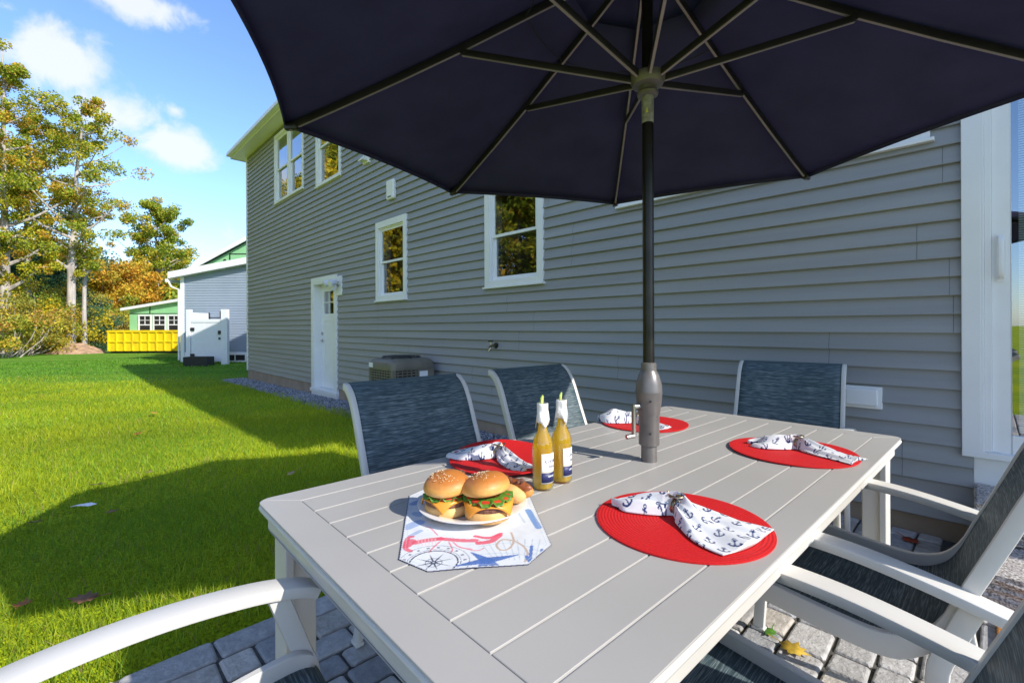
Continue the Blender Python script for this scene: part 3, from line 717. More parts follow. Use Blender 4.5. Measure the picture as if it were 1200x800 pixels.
# granite steps and coir mat
st = thing('granite_steps', 'two rough speckled granite steps below the patio door', 'steps', wp(-.9, 0, 0), WR)
def rough_block(s0, s1, d0, d1, z0, z1, seed):
    rr = random.Random(seed); bm = bmesh.new()
    bmesh.ops.create_cube(bm, size=1)
    for v in bm.verts: v.co = Vector(((s0+s1)/2+v.co.x*(s1-s0), (d0+d1)/2+v.co.y*(d1-d0), (z0+z1)/2+v.co.z*(z1-z0)))
    bmesh.ops.subdivide_edges(bm, edges=bm.edges, cuts=14, use_grid_fill=True)
    for v in bm.verts:
        side = v.co.z < z1-.01
        a = .012 if side else .002
        v.co += Vector((rr.uniform(-a, a), rr.uniform(-a, a), rr.uniform(-.002, .002)))
    me = bpy.data.meshes.new('step'); bm.to_mesh(me); bm.free(); me.materials.append(M['granite'])
    o = bpy.data.objects.new('step', me); col.objects.link(o); o.parent = st; return o
rough_block(-.95, .84, .02, .42, .18, .345, 1); rough_block(-.95, .85, .02, .82, -.02, .172, 2)
mt = tag(MB().box(-.4, .4, 0, .42, .004, .02).build('doormat', M['mat'], bevel=.006), 'orange coir doormat on the pavers in front of the granite steps', 'doormat')
mt.location = wp(-.52, .86, 0); mt.rotation_euler.z = WR

# ------------------------------------------------------------------ table
TC = Vector((.462, 1.572, 0)); TR = R(42.45); L2, W2_ = 1.073, .5265
table = thing('patio_table', 'long pale grey plank topped outdoor dining table on the pavers', 'table', TC, TR)
def rounded(l, w, r, n=6):
    o = []
    for cx, cy, a0 in ((l-r, w-r, 0), (-l+r, w-r, 90), (-l+r, -w+r, 180), (l-r, -w+r, 270)):
        for k in range(n+1): o.append((cx+r*math.cos(R(a0+90*k/n)), cy+r*math.sin(R(a0+90*k/n))))
    return o
mb = MB(); cr_ = .035
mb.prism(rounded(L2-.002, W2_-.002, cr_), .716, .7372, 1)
rx, ry = .985, .444; gp_ = .0022
nb = 9; bw = 2*ry/nb
for k in range(nb):
    y0 = -ry+k*bw; mb.box(-rx+.0008, rx-.0008, y0+gp_, y0+bw-gp_, .7365, .7402)
def arc(cx, cy, a0, a1, n=4): return [(cx+cr_*math.cos(R(a0+(a1-a0)*k/n)), cy+cr_*math.sin(R(a0+(a1-a0)*k/n))) for k in range(n+1)]
e_ = .0012
# long rims
for sg in (1, -1):
    top = [(-rx-0, ry+gp_), (rx, ry+gp_)]+arc(L2-cr_, W2_-cr_, 45, 90)+arc(-L2+cr_, W2_-cr_, 90, 135)
    top = [(x-(e_ if x > 0 else -e_), y) for x, y in top]
    p = [(x, y*sg) for x, y in top]; mb.prism(p if sg == 1 else p[::-1], .7365, .7402)
    sd_ = [(rx+.001, ry), (rx+.001, -ry)]+arc(L2-cr_, -W2_+cr_, -45, 0)+arc(L2-cr_, W2_-cr_, 0, 45)
    p = [(x*sg, y) for x, y in sd_]; mb.prism(p if sg == -1 else p[::-1], .7365, .7402)
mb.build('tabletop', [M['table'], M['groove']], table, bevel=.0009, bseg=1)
mb = MB(); mb.prism(rounded(L2+.002, W2_+.002, cr_+.002), .719, .733)
mb.build('edge_lip', M['frame'], table, bevel=.006, bseg=3)
mb = MB(); ax, ay = L2-.022, W2_-.022
mb.box(-ax, ax, ay-.02, ay, .664, .7155).box(-ax, ax, -ay, -ay+.02, .664, .7155).box(-ax, -ax+.02, -ay+.02, ay-.02, .664, .7155).box(ax-.02, ax, -ay+.02, ay-.02, .664, .7155)
mb.box(-ax+.02, ax-.02, -.03, .03, .69, .7155)
mb.build('apron', M['frame'], table, bevel=.003)
lx_, ly_ = L2-.035, W2_-.035
for sx in (-1, 1):
    for sy in (-1, 1):
        mb = MB(); w_ = .092
        xa, xb = sorted((sx*lx_, sx*(lx_-w_))); ya, yb = sorted((sy*ly_, sy*(ly_-w_)))
        mb.box(*sorted((sx*lx_, sx*(lx_-.022))), ya, yb, .004, .675); mb.box(*sorted((sx*(lx_-.022), sx*(lx_-w_))), *sorted((sy*ly_, sy*(ly_-.022))), .004, .675)
        mb.box(*sorted((sx*(lx_-.022), sx*(lx_-w_+.012))), *sorted((sy*(ly_-.022), sy*(ly_-w_+.012))), .004, .66)
        mb.build('leg', M['frame'], table, bevel=.003)

# ------------------------------------------------------------------ chairs
def sling_path():
    return bez([(0, .262, .405), (0, .285, .432), (0, .27, .462), (0, .22, .474), (0, .08, .462), (0, -.08, .445), (0, -.17, .442), (0, -.225, .462), (0, -.268, .51), (0, -.315, .625), (0, -.372, .765), (0, -.412, .865), (0, -.45, .93), (0, -.49, .963), (0, -.512, .968)], 4)
def make_chair():
    root = thing('dining_chair', 'x', 'chair', (0, 0, 0), 0, 'sling dining chairs around the patio table')
    sp = sling_path(); n = len(sp)
    # fabric with thickness and uv
    nx = 14; V = []; F = []; UV = []; ln = 0; lens = []
    for i, p in enumerate(sp):
        if i: ln += (p-sp[i-1]).length
        lens.append(ln)
    for i, p in enumerate(sp):
        t = (sp[min(i+1, n-1)]-sp[max(i-1, 0)]).normalized(); nn = Vector((0, t.z, -t.y))   # pushes the sling down/back
        if nn.z > 0 and p.z < .5: nn = -nn
        if p.z > .5: nn = Vector((0, -abs(nn.y), nn.z*(1 if nn.y < 0 else -1)))
        for j in range(nx+1):
            u = j/nx*2-1; sag = .018*(1-u*u)*min(1, 4*min(i, n-1-i)/n)
            q = p+nn*sag; hw_ = .265+(.016 if i < 8 else 0); V.append((u*hw_, q.y, q.z)); UV.append((u*hw_, lens[i]))
    for i in range(n-1):
        for j in range(nx): F.append((i*(nx+1)+j, i*(nx+1)+j+1, (i+1)*(nx+1)+j+1, (i+1)*(nx+1)+j))
    me = bpy.data.meshes.new('sling'); me.from_pydata(V, [], F); uvl = me.uv_layers.new(name='UVMap')
    for l in me.loops: uvl.data[l.index].uv = UV[l.vertex_index]
    me.polygons.foreach_set('use_smooth', [True]*len(me.polygons)); me.materials.append(M['sling'])
    o = bpy.data.objects.new('sling', me); col.objects.link(o); o.parent = root
    q = o.modifiers.new('s', 'SOLIDIFY'); q.thickness = .003; q.offset = 0
    for sx in (-1, 1):
        X = sx*.275
        path = []; sc = []
        for i, p in enumerate(sp):
            if i < 9: continue
            t = (sp[min(i+1, n-1)]-sp[max(i-1, 0)]).normalized(); k = min(1, max(0, (p.z-.46)/.10)) if i > 24 else 0
            path.append(Vector((X, p.y-abs(t.z)*.008*k, p.z+(t.y*.008*k)+(1-k)*.006)))
            a = 1.9 if i < 27 else max(1.0, 1.75-(i-27)*.12)
            sc.append((1, min(a, 1.2+.25*(i-9))))
        MB().sweep(path, rect(.022, .030, .35), side=(1, 0, 0), scales=sc).build('side_rail', M['frame'], root, smooth=True, angle=32)
        xa = sx*.305
        arm = bez([(xa, .285, .612), (xa, .25, .628), (xa, .16, .648), (xa, .02, .660), (xa, -.12, .656), (xa, -.26, .636), (xa, -.40, .606)], 5)
        MB().sweep(arm, rect(.060, .024, .35), side=(1, 0, 0)).build('armrest', M['frame'], root, smooth=True, angle=32)
        MB().sweep(bez([(sx*.300, .205, .63), (sx*.298, .25, .50), (sx*.290, .270, .43), (sx*.292, .285, .2), (sx*.296, .30, .012)], 4), rect(.026, .040, .4), side=(1, 0, 0)).build('front_leg', M['frame'], root, smooth=True, angle=40)
        MB().sweep(bez([(sx*.300, -.335, .615), (sx*.298, -.30, .52), (sx*.297, -.275, .42), (sx*.296, -.30, .2), (sx*.296, -.36, .012)], 4), rect(.026, .040, .4), side=(1, 0, 0)).build('rear_leg', M['frame'], root, smooth=True, angle=40)
        for y in (.30, -.36): MB().box(sx*.296-.016, sx*.296+.016, y-.024, y+.024, 0, .014).build('foot_cap', M['frame'], root, bevel=.003)
    for y, z in ((.262, .385), (-.27, .405)):
        MB().sweep([(-.297, y, z), (.297, y, z)], rect(.02, .026, .5), side=(0, 1, 0)).build('crossbar', M['frame'], root, smooth=True)
    MB().tube([(-.265, -.506, .968), (.265, -.506, .968)], .009, 8).build('top_bar', M['sling'], root, smooth=True)
    return root
def face(fx, fy): return math.atan2(fy, fx)-PI/2
U = Vector((.738, .675, 0)); Np = Vector((.675, -.738, 0))
spots = [
    ((-.13, 1.69), (Np.x, Np.y), 'sling chair on the left long side of the table, nearest the lawn corner'),
    ((.425, 2.245), (.656, -.755), 'sling chair with a sunlit corner of its back, standing behind the two bottles'),
    ((1.415, 2.49), (-.63, -.777), 'sling chair at the far short end, between the table and the house wall'),
    ((.96, 1.415), (-Np.x, -Np.y), 'sling chair on the right long side, nearest the granite steps'),
    ((.359, .815), (-Np.x, -Np.y), 'sling chair at the bottom right, nearest the near round red placemat'),
    ((-.4525, .627), (U.x, U.y), 'sling chair at the near short end, its armrest curving over the lawn')]
ch0 = make_chair()
for i, (p, f, lab) in enumerate(spots):
    o = ch0 if i == 0 else copy_tree(ch0)
    o.location = (p[0], p[1], 0); o.rotation_euler.z = face(*f); o['label'] = lab

# ------------------------------------------------------------------ parasol
UC = Vector((.468, 1.585, 0)); ur = 1.337; RIM = 1.98; APX = 2.50; A0 = R(37.2)
um = thing('parasol', 'large open navy blue octagonal parasol standing through the table', 'parasol', UC)
MB().lathe([(0, 0), (.24, 0), (.245, .02), (.22, .045), (.06, .075), (.035, .11), (.035, .28), (0, .28)], 40).build('base', M['bronze'], um, smooth=True)
MB().lathe([(.0265, .10), (.0265, .83)], 28).build('lower_pole', M['pewter'], um, smooth=True)
MB().lathe([(.019, 1.03), (.019, 2.52)], 28).build('pole', M['bronze'], um, smooth=True)
MB().lathe([(.027, .795), (.0335, .797), (.0345, .80), (.0345, .895), (.0365, .90), (.0430, .955), (.0445, .975), (.0448, .979), (.0440, .983), (.0425, 1.005), (.034, 1.035), (.026, 1.05), (.0255, 1.075), (.019, 1.078)], 36).build('tilt_housing', M['pewter'], um, smooth=True, angle=25)
mb = MB(); cd = Vector((-.93, -.37, 0)).normalized()
p0 = cd*.036+Vector((0, 0, .93)); p1 = cd*.062+Vector((0, 0, .93))
mb.tube([p0, p1], .009, 10); mb.sweep([p1+Vector((0, 0, .008)), p1+Vector((0, 0, -.10))], rect(.012, .014, .4), side=cd)
mb.tube([p1+Vector((0, 0, -.098)), p1+Vector((0, 0, -.1))+cd*.03], .008, 10)
mb.build('crank_handle', M['chrome'], um, smooth=True)
sc_ = MB()
for a_, z_ in ((-100, .95), (-100, .84), (-60, .90)):
    dv = Vector((math.cos(R(a_)), math.sin(R(a_)), 0)); sc_.tube([dv*.030+Vector((0, 0, z_)), dv*.0452+Vector((0, 0, z_)) if z_ > .9 else dv*.0355+Vector((0, 0, z_))], .004, 8)
sc_.build('bolt', M['black'], um)
MB().lathe([(.0195, 1.895), (.0200, 1.897), (.0200, 1.985), (.0195, 1.987)], 24).build('sticker', M['tape'], um, smooth=True)
MB().add([(.0204*math.cos(R(a_)), .0204*math.sin(R(a_)), z_) for a_, z_ in ((-125, 1.925), (-100, 1.925), (-112, 1.945))], [(0, 1, 2)]).build('sticker_mark', M['yellow_tape'], um, fix=False)
MB().lathe([(.019, 1.985), (.034, 1.99), (.036, 1.998), (.030, 2.006), (.030, 2.018), (.050, 2.024), (.058, 2.04), (.058, 2.058), (.045, 2.064), (.019, 2.066)], 36).build('runner_hub', M['pewter'], um, smooth=True, angle=30)
MB().lathe([(.019, 2.44), (.045, 2.445), (.05, 2.47), (.035, 2.49), (.019, 2.50)], 30).build('crown_hub', M['bronze'], um, smooth=True)
MB().lathe([(.02, 2.60), (.03, 2.615), (.022, 2.64), (0, 2.655)], 20).build('finial', M['bronze'], um, smooth=True)
ribdir = [Vector((math.cos(A0+k*PI/4), math.sin(A0+k*PI/4), 0)) for k in range(8)]
for dv in ribdir:
    def rp(r): return dv*r+Vector((0, 0, APX-(APX-RIM)*r/ur-.018-.02*math.sin(PI*r/ur)))
    side = Vector((-dv.y, dv.x, 0))
    rl = (.045, .3, .65, .9, 1.15, ur-.012)
    rb = MB().sweep([rp(r) for r in rl], rect(.013, .027, .35), side=side).sweep([rp(r)-Vector((0, 0, .0142)) for r in rl], rect(.009, .002, .2), side=side, mi=1).build('rib', [M['rib'], M['ribface']], um, smooth=True, angle=40)
    j = rp(.65)+Vector((0, 0, -.016))
    MB().sweep([dv*.046+Vector((0, 0, 2.047)), j], rect(.013, .022, .35), side=side).sweep([dv*.046+Vector((0, 0, 2.047-.0125)), j-Vector((0, 0, .0125))], rect(.009, .002, .2), side=side, mi=1).tube([j-side*.010, j+side*.010], .009, 10).build('strut', [M['rib'], M['ribface']], rb, smooth=True, angle=40)
    tp = rp(ur-.012)
    MB().sweep([tp-dv*.035, tp+dv*.016], rect(.026, .024, .5), side=side).build('rib_tip', M['black'], rb, smooth=True)
def canopy(r0, r1, z0, z1, dome=.02):
    mb = MB(); nu, nv = 14, 12
    for k in range(8):
        d0, d1 = ribdir[k], ribdir[(k+1) % 8]; o = []
        for i in range(nu+1):
            u = i/nu; r = r0+(r1-r0)*u; z = z0+(z1-z0)*u+dome*math.sin(PI*u)*-1*0 -.02*math.sin(PI*r/ur)*(1 if r0 == 0 or True else 0)
            for j in range(nv+1):
                v = j/nv; c = 4*v*(1-v)
                p = d0*(1-v)+d1*v; inset = 1-.028*c*u*u
                q = p*r*inset; o.append((q.x, q.y, z-.012*c*math.sin(PI*min(u*1.0, 1))-(.0)+.01*c*u*0))
        f = [(i*(nv+1)+j, i*(nv+1)+j+1, (i+1)*(nv+1)+j+1, (i+1)*(nv+1)+j) for i in range(nu) for j in range(nv)]
        mb.add(o, f)
    return mb
cz = lambda r: APX-(APX-RIM)*r/ur
cano = canopy(.27, ur+.008, cz(.27)+.004, cz(ur)+.004).build('canopy', M['canopy'], um, solid=.0016, smooth=True, angle=60)
canopy(.02, .36, APX+.075, cz(.36)+.05).build('vent_top', M['canopy'], um, solid=.0016, smooth=True, angle=60)
mb = MB()
for k in range(8):
    d0, d1 = ribdir[k], ribdir[(k+1) % 8]; pts = []
    for j in range(13):
        v = j/12; c = 4*v*(1-v); q = (d0*(1-v)+d1*v)*(ur+.008)*(1-.028*c); pts.append((q.x, q.y, RIM+.0035))
    mb.sweep(pts, rect(.005, .030, .5), side=None)
mb.build('hem', M['canopy'], um, smooth=True)
mb = MB()
for k in (0, 1, 2, 3, 4):
    d0, d1 = ribdir[k], ribdir[(k+1) % 8]
    pts = [(d0*(1-v)+d1*v)*.42+Vector((0, 0, cz(.42)-.035-.02*4*v*(1-v))) for v in (0, .2, .4, .6, .8, 1)]
    mb.tube(pts, .0022, 6)
mb.build('cord', M['black'], um)

# ------------------------------------------------------------------ table setting
TZ_ = .7404
mats = [((.395, 1.085), .195, 'round red woven placemat nearest the camera, on the right side of the table', 0),
        ((1.018, 1.69), .205, 'round red woven placemat at the far right corner of the table', .004),
        ((.625, 2.195), .198, 'round red woven placemat behind the parasol pole', .003),
        ((-.012, 1.60), .205, 'round red woven placemat with a raised rim behind the burgers and bottles', .016)]
for i, (p, r, lab, wav) in enumerate(mats):
    mb = MB(); nr, na = 26, 72; vs = []; fs = []
    for zz in (0, 1):
        for k in range(nr+1):
            rr_ = r*k/nr
            for j in range(na):
                a = 2*PI*j/na
                w_ = wav*(k/nr)**3*(.5+.5*math.sin(2*a+.6+i)) + wav*.35*(k/nr)**2*(.5+.5*math.sin(a*3+i))
                z = w_+(.0045 if zz else 0)-(.001 if (k == nr and zz) else 0)
                vs.append((rr_*math.cos(a), rr_*math.sin(a), z))
        b0 = zz*(nr+1)*na
        fs += [(b0+k*na+j, b0+k*na+(j+1) % na, b0+(k+1)*na+(j+1) % na, b0+(k+1)*na+j) for k in range(nr) for j in range(na)]
    b1 = (nr+1)*na
    fs += [(nr*na+j, nr*na+(j+1) % na, b1+nr*na+(j+1) % na, b1+nr*na+j) for j in range(na)]
    mb.add(vs, fs); o = mb.build('placemat', M['red'], smooth=True, angle=60)
    o.location = (p[0], p[1], TZ_+.0006); tag(o, lab, 'placemat', 'round red placemats')

def anchor_mask(x, y, c=.040):
    """x,y arrays in metres; repeat of small anchors, rotated alternately"""
    gx = np.floor(x/c); ox = (gx % 2)*c*.5; gy = np.floor((y+ox)/c)
    h = np.modf(np.abs(np.sin(gx*12.9898+gy*78.233)*43758.5453))[0]
    lx = x-(gx+.5)*c; ly = (y+ox)-(gy+.5)*c
    a = (h-.5)*1.6+PI/2*(gx % 2)*.3; ca, sa = np.cos(a), np.sin(a); u = (lx*ca+ly*sa)/.0145; v = (-lx*sa+ly*ca)/.0145
    m = (np.abs(u) < .10) & (np.abs(v) < .78)
    m |= (np.abs(v-.52) < .09) & (np.abs(u) < .36)
    m |= (np.abs(np.hypot(u, v-.88)-.17) < .075)
    r = np.hypot(u, v+.12); m |= (np.abs(r-.68) < .12) & (v < -.25)
    m |= (np.abs(np.abs(u)-.62) < .20) & (np.abs(v+.22) < (.28-np.abs(np.abs(u)-.62)*1.2)*.6)
    return m
def napkin(loc, rz, bend, label, seed, tail=.145, body=.20, bw_=.155, tw=.10, lift=.03):
    rr = random.Random(seed); root = thing('napkin', label, 'napkin', (loc[0], loc[1], TZ_+.0065), rz, 'anchor print napkins')
    nu, nv = 170, 110
    Lx = tail+body; u = np.linspace(-tail, body, nu)[:, None]*np.ones((1, nv)); v = np.linspace(-1, 1, nv)[None]*np.ones((nu, 1))
    tt = np.clip(-u/tail, 0, 1); bb = np.clip(u/body, 0, 1)
    wid = np.where(u < 0, .017+(tw/2-.017)*np.sin(tt*PI*.62)*1.05, .017+(bw_/2-.017)*np.sin(bb*PI/2)**.8)
    wid = np.where(u < -tail*.8, wid*np.sqrt(np.clip(1-((-u/tail-.8)/.2)**2*.75, 0.05, 1)), wid)
    ph = rr.uniform(0, 6)
    fold = np.exp(-(u/.07)**2)
    hgt = .022*np.exp(-(u/.045)**2)+.015*np.exp(-((u-.05)/.06)**2)+.018*np.exp(-((u+.06)/.05)**2)+.004+lift*.35*np.exp(-((u+tail*.7)/.05)**2)
    z = hgt*(1-np.abs(v)**2.6)+.004
    z += (.0055*fold+.0035)*np.sin(v*7.5+ph+u*12)*(1-v**4)
    z += .003*np.sin(v*17+ph*2-u*25)*fold+.0035*np.sin(u*38+v*3+ph)*(1-np.abs(v)**3)
    z += .004*np.exp(-((v-.25-.8*u)/.10)**2)*np.clip(bb*2, 0, 1)
    z = np.maximum(z, .0025)
    y = v*wid+.006*np.sin(u*30+ph)*bb
    edge = np.where(u > 0, bb**8*.008*np.sin(v*2.2+.6+ph), 0)+np.where(u < 0, -tt**6*.02*np.cos(v*3+ph), 0)
    x = u+edge
    ang = bend*np.clip(.5-u/.06, 0, 1)   # tail turned relative to body
    xx = np.where(u < .03, x*np.cos(ang)-y*np.sin(ang), x); yy = np.where(u < .03, x*np.sin(ang)+y*np.cos(ang), y)
    V = np.stack([xx, yy, z], -1).reshape(-1, 3)
    V2 = np.stack([xx, yy, np.full_like(z, .0012)+np.where(np.abs(v) > .96, .0, 0)], -1).reshape(-1, 3)
    m = anchor_mask(u+.003*seed, v*wid*1.15+.01*seed).reshape(-1)
    C = np.tile(np.array([[.80, .80, .81]]), (nu*nv, 1)); C[m] = (.025, .045, .16)
    idx = np.arange(nu*nv).reshape(nu, nv)
    F = np.stack([idx[:-1, :-1], idx[1:, :-1], idx[1:, 1:], idx[:-1, 1:]], -1).reshape(-1, 4)
    n0 = nu*nv
    per = np.concatenate([idx[:, 0], idx[-1, 1:], idx[::-1, -1][1:], idx[0, ::-1][1:-1]])
    S = np.stack([per, per+n0, np.roll(per, -1)+n0, np.roll(per, -1)], -1)
    o = np_mesh('cloth', np.concatenate([V, V2]), np.concatenate([F, (F+n0)[:, ::-1], S]), np.concatenate([C, C]), M['cloth'], root)
    o.data.polygons.foreach_set('use_smooth', [True]*len(o.data.polygons))
    # ring with a small anchor on top
    mb = MB(); pts = [(0.0, .021*math.cos(2*PI*k/24), .020+.019*math.sin(2*PI*k/24)) for k in range(25)]; mb.tube(pts, .0024, 8, cap=False)
    pts = [(.006, .021*math.cos(2*PI*k/24), .020+.019*math.sin(2*PI*k/24)) for k in range(25)]; mb.tube(pts, .0022, 8, cap=False)
    rg = mb.build('napkin_ring', M['brass'], root, smooth=True)
    mb = MB(); zt = .045
    mb.tube([(-.020, .004, zt), (.020, -.004, zt+.004)], .0027, 8)
    mb.tube([(-.012, -.012, zt+.001), (-.014, .016, zt)], .0023, 8)
    mb.tube([(-.023+.005*math.cos(2*PI*k/12), .005+.005*math.sin(2*PI*k/12), zt) for k in range(13)], .0018, 6, cap=False)
    mb.tube([(.020+.020*math.cos(R(a))-.018, -.004+.020*math.sin(R(a)), zt+.003) for a in range(-85, 86, 17)], [.0012, .0022, .0028, .003, .003, .003, .003, .003, .0028, .0022, .0012], 8)
    for sg in (1, -1):
        mb.add([(.0, sg*.026-.004, zt+.003), (.010, sg*.017-.004, zt+.006), (-.003, sg*.014-.004, zt+.005), (.004, sg*.020-.004, zt)], [(0, 1, 2), (0, 1, 3), (1, 2, 3), (0, 2, 3)])
    pts = [(.002+.016*math.sin(t*.9), -.016+.0052*t, zt-.004+.006*math.cos(t*1.7)) for t in np.linspace(0, 6, 22)]; mb.tube(pts, .0016, 6)
    mb.build('anchor_charm', M['brass'], rg, smooth=True)
    return root
napkin((.395, 1.118), R(-57), R(31), 'white napkin with navy anchors on the near right round placemat', 3, bw_=.20, body=.185, tw=.085, tail=.135)
napkin((1.055, 1.712), R(-62), R(42), 'white napkin with navy anchors on the far right corner placemat', 5, bw_=.11, lift=.05)
napkin((.588, 2.19), R(-58), R(40), 'white napkin with navy anchors standing up behind the parasol pole', 8, tail=.16, body=.17, bw_=.09, tw=.13, lift=.12)
napkin((-.045, 1.612), R(-60), R(50), 'white napkin with navy anchors behind the burgers, in part shade', 12, tail=.165, body=.19, bw_=.09, tw=.12, lift=.035)

# printed seaside cloth under the plate
def gp(x, y, z=.742):
    Z = 542*(1.2-z)/(y-(383.3-.004*(x-600))); return ((x-600)/542*Z, Z)
def cloth_mat():
    poly = np.array([(-.226, .914), (-.16, .868), (.030, .893), (.082, .972), (.040, 1.31), (-.015, 1.365), (-.235, 1.335), (-.283, 1.262)])
    cx, cy = -.10, 1.11; st_ = .0016
    xs = np.arange(-.30, .10, st_); ys = np.arange(.85, 1.38, st_); X, Y = np.meshgrid(xs, ys)
    def sd(X, Y):   # signed distance to convex polygon (neg inside)
        d = np.full(X.shape, -9.)
        for k in range(len(poly)):
            a, b = poly[k], poly[(k+1) % len(poly)]; e = b-a; n = np.array([e[1], -e[0]])/np.hypot(*e)
            d = np.maximum(d, (X-a[0])*n[0]+(Y-a[1])*n[1])
        return d
    D = sd(X, Y)
    C = np.empty(X.shape+(3,)); C[:] = (.76, .78, .80)
    nz = .5+.5*np.sin(X*60+3*np.sin(Y*40))*np.sin(Y*55+2*np.sin(X*47))
    def lay(mask, c, a=1.): C[mask] = C[mask]*(1-a)+np.array(c)*a
    def stroke(pts, r, c, a=1., px=True, taper=False):
        P = [gp(*p) if px else p for p in pts]
        if len(P) > 2: P = [(q.x, q.y) for q in bez([(a_, b_, 0) for a_, b_ in P], 5)]
        m = np.zeros(X.shape, bool)
        for i in range(len(P)-1):
            (ax_, ay_), (bx_, by_) = P[i], P[i+1]; dx, dy = bx_-ax_, by_-ay_
            t = np.clip(((X-ax_)*dx+(Y-ay_)*dy)/(dx*dx+dy*dy+1e-9), 0, 1)
            rr = r*(1-(t if taper else 0)*.9)
            m |= np.hypot(X-ax_-t*dx, Y-ay_-t*dy) < rr
        lay(m, c, a)
    blue = (.10, .20, .50)
    lay((nz > .78) & (Y > 1.12), (.22, .36, .62), .55)
    # pale net lines
    for k in range(9):
        stroke([(560+k*9, 632), (578+k*6, 656)], .0011, (.42, .52, .62), .6)
    stroke([(560, 640), (600, 636), (636, 648)], .0011, (.42, .52, .62), .6); stroke([(552, 650), (600, 648), (630, 656)], .0011, (.42, .52, .62), .6)
    stroke([(484, 590), (505, 583), (520, 588)], .012, (.2, .33, .62), .75); stroke([(476, 618), (490, 612)], .014, (.25, .38, .66), .75)
    stroke([(480, 628), (492, 622)], .006, (.3, .42, .66), .7)
    stroke([(618, 598), (630, 618)], .008, (.12, .28, .6), .85); stroke([(610, 584), (618, 580)], .007, (.8, .12, .3), .8)
    pink = (.78, .10, .16)
    # lobster
    stroke([(475, 639), (480, 635)], .0125, pink, .85); stroke([(482, 629), (477, 631), (474, 642), (480, 646)], .0055, pink, .85)
    stroke([(486, 636), (500, 633), (515, 631)], .0085, pink, .85)
    for k in range(6): stroke([(489+k*4, 631), (490+k*4, 640)], .0008, (.85, .55, .55), .8)
    stroke([(515, 631), (540, 633), (556, 633)], .0075, pink, .85); stroke([(536, 640), (556, 645), (566, 642)], .0014, pink, .8)
    stroke([(560, 636), (574, 634), (584, 627)], .0075, pink, .9); stroke([(556, 628), (572, 630), (586, 625)], .005, pink, .9)
    for (p, q, w) in (((515, 634), (505, 643), (502, 647)), ((525, 635), (529, 643), (527, 648)), ((530, 635), (538, 641), (552, 643)), ((512, 627), (504, 619), (498, 617))):
        stroke([p, q, w], .0016, pink, .8)
    # compass
    c0 = gp(507, 659); rr = np.hypot(X-c0[0], Y-c0[1]); th = np.arctan2(Y-c0[1], X-c0[0])
    navy = (.02, .03, .09)
    lay(np.abs(rr-.047) < .0014, navy); lay(np.abs(rr-.053) < .0006, navy, .8); lay(np.abs(rr-.070) < .0009, (.1, .12, .2), .7)
    lay((rr > .058) & (rr < .064) & (np.abs(np.modf(np.abs(th*9/PI)+.0)[0]-.5) < .14), navy, .7)
    sa = np.abs(((th*8/PI/2+100) % 1)-.5); lay((rr*(1+sa*14) < .040) & (rr > .002), navy, .95); lay(np.abs(rr-.016) < .0008, navy, .8)
    # starfish
    sc = gp(569, 657)
    for e in ((531, 664), (551, 647), (606, 650), (592, 670), (556, 674)):
        P = [sc, gp(*e)]; stroke(P, .0125, (.09, .19, .50), .95, px=False, taper=True)
    dots = (np.sin(X*1100)*np.sin(Y*900) > .72) & (np.hypot(X-sc[0], Y-sc[1]) < .05); lay(dots & (C[..., 0] < .2), (.03, .06, .2))
    # rope
    stroke([(598, 624), (601, 634), (595, 643), (585, 644), (581, 638), (588, 632), (602, 634), (612, 640), (617, 648), (614, 658)], .0024, (.55, .40, .30), .9)
    stroke([(622, 640), (620, 656)], .0035, blue, .95); stroke([(616, 652), (622, 659), (633, 651)], .004, blue, .95); stroke([(633, 651), (634, 644)], .003, blue, .95)
    stroke([(606, 600), (614, 612)], .003, (.45, .5, .6), .6)
    lay(D > -.0042, (.68, .69, .70)); lay(D > -.0016, (.05, .06, .12)); lay((D > -.011) & (D < -.0095), (.55, .58, .62), .6)
    keep = D <= .0004
    idx = -np.ones(X.shape, int); idx[keep] = np.arange(keep.sum())
    Zr = .0016+.0016*(.5+.5*np.sin(X*31+1)*np.sin(Y*27))*np.clip((D+.09)/.09, 0, 1)
    V = np.stack([X[keep]-cx, Y[keep]-cy, Zr[keep]], 1); Cc = C[keep]
    q = np.stack([idx[:-1, :-1], idx[:-1, 1:], idx[1:, 1:], idx[1:, :-1]], -1).reshape(-1, 4); q = q[(q >= 0).all(1)]
    o = np_mesh('table_cloth', V, q, Cc, M['cloth']); o.location = (cx, cy, TZ_)
    md = o.modifiers.new('s', 'SOLIDIFY'); md.thickness = .0012; md.offset = -1
    o.data.polygons.foreach_set('use_smooth', [True]*len(o.data.polygons))
    tag(o, 'seaside print cloth with lobster, compass and starfish under the burger plate', 'placemat')
cloth_mat()

plate = MB().lathe([(0, .004), (.075, .004), (.082, .0), (.086, .004), (.098, .010), (.132, .019), (.136, .021), (.1365, .023), (.134, .0235), (.098, .0145), (.085, .0085), (.07, .0072), (0, .0068)], 64)
pc = Vector((-.100, 1.158, TZ_+.0035))
po = plate.build('plate', M['china'], smooth=True, angle=60); po.location = pc; tag(po, 'round white plate holding burgers and hot dogs on the printed cloth', 'plate')

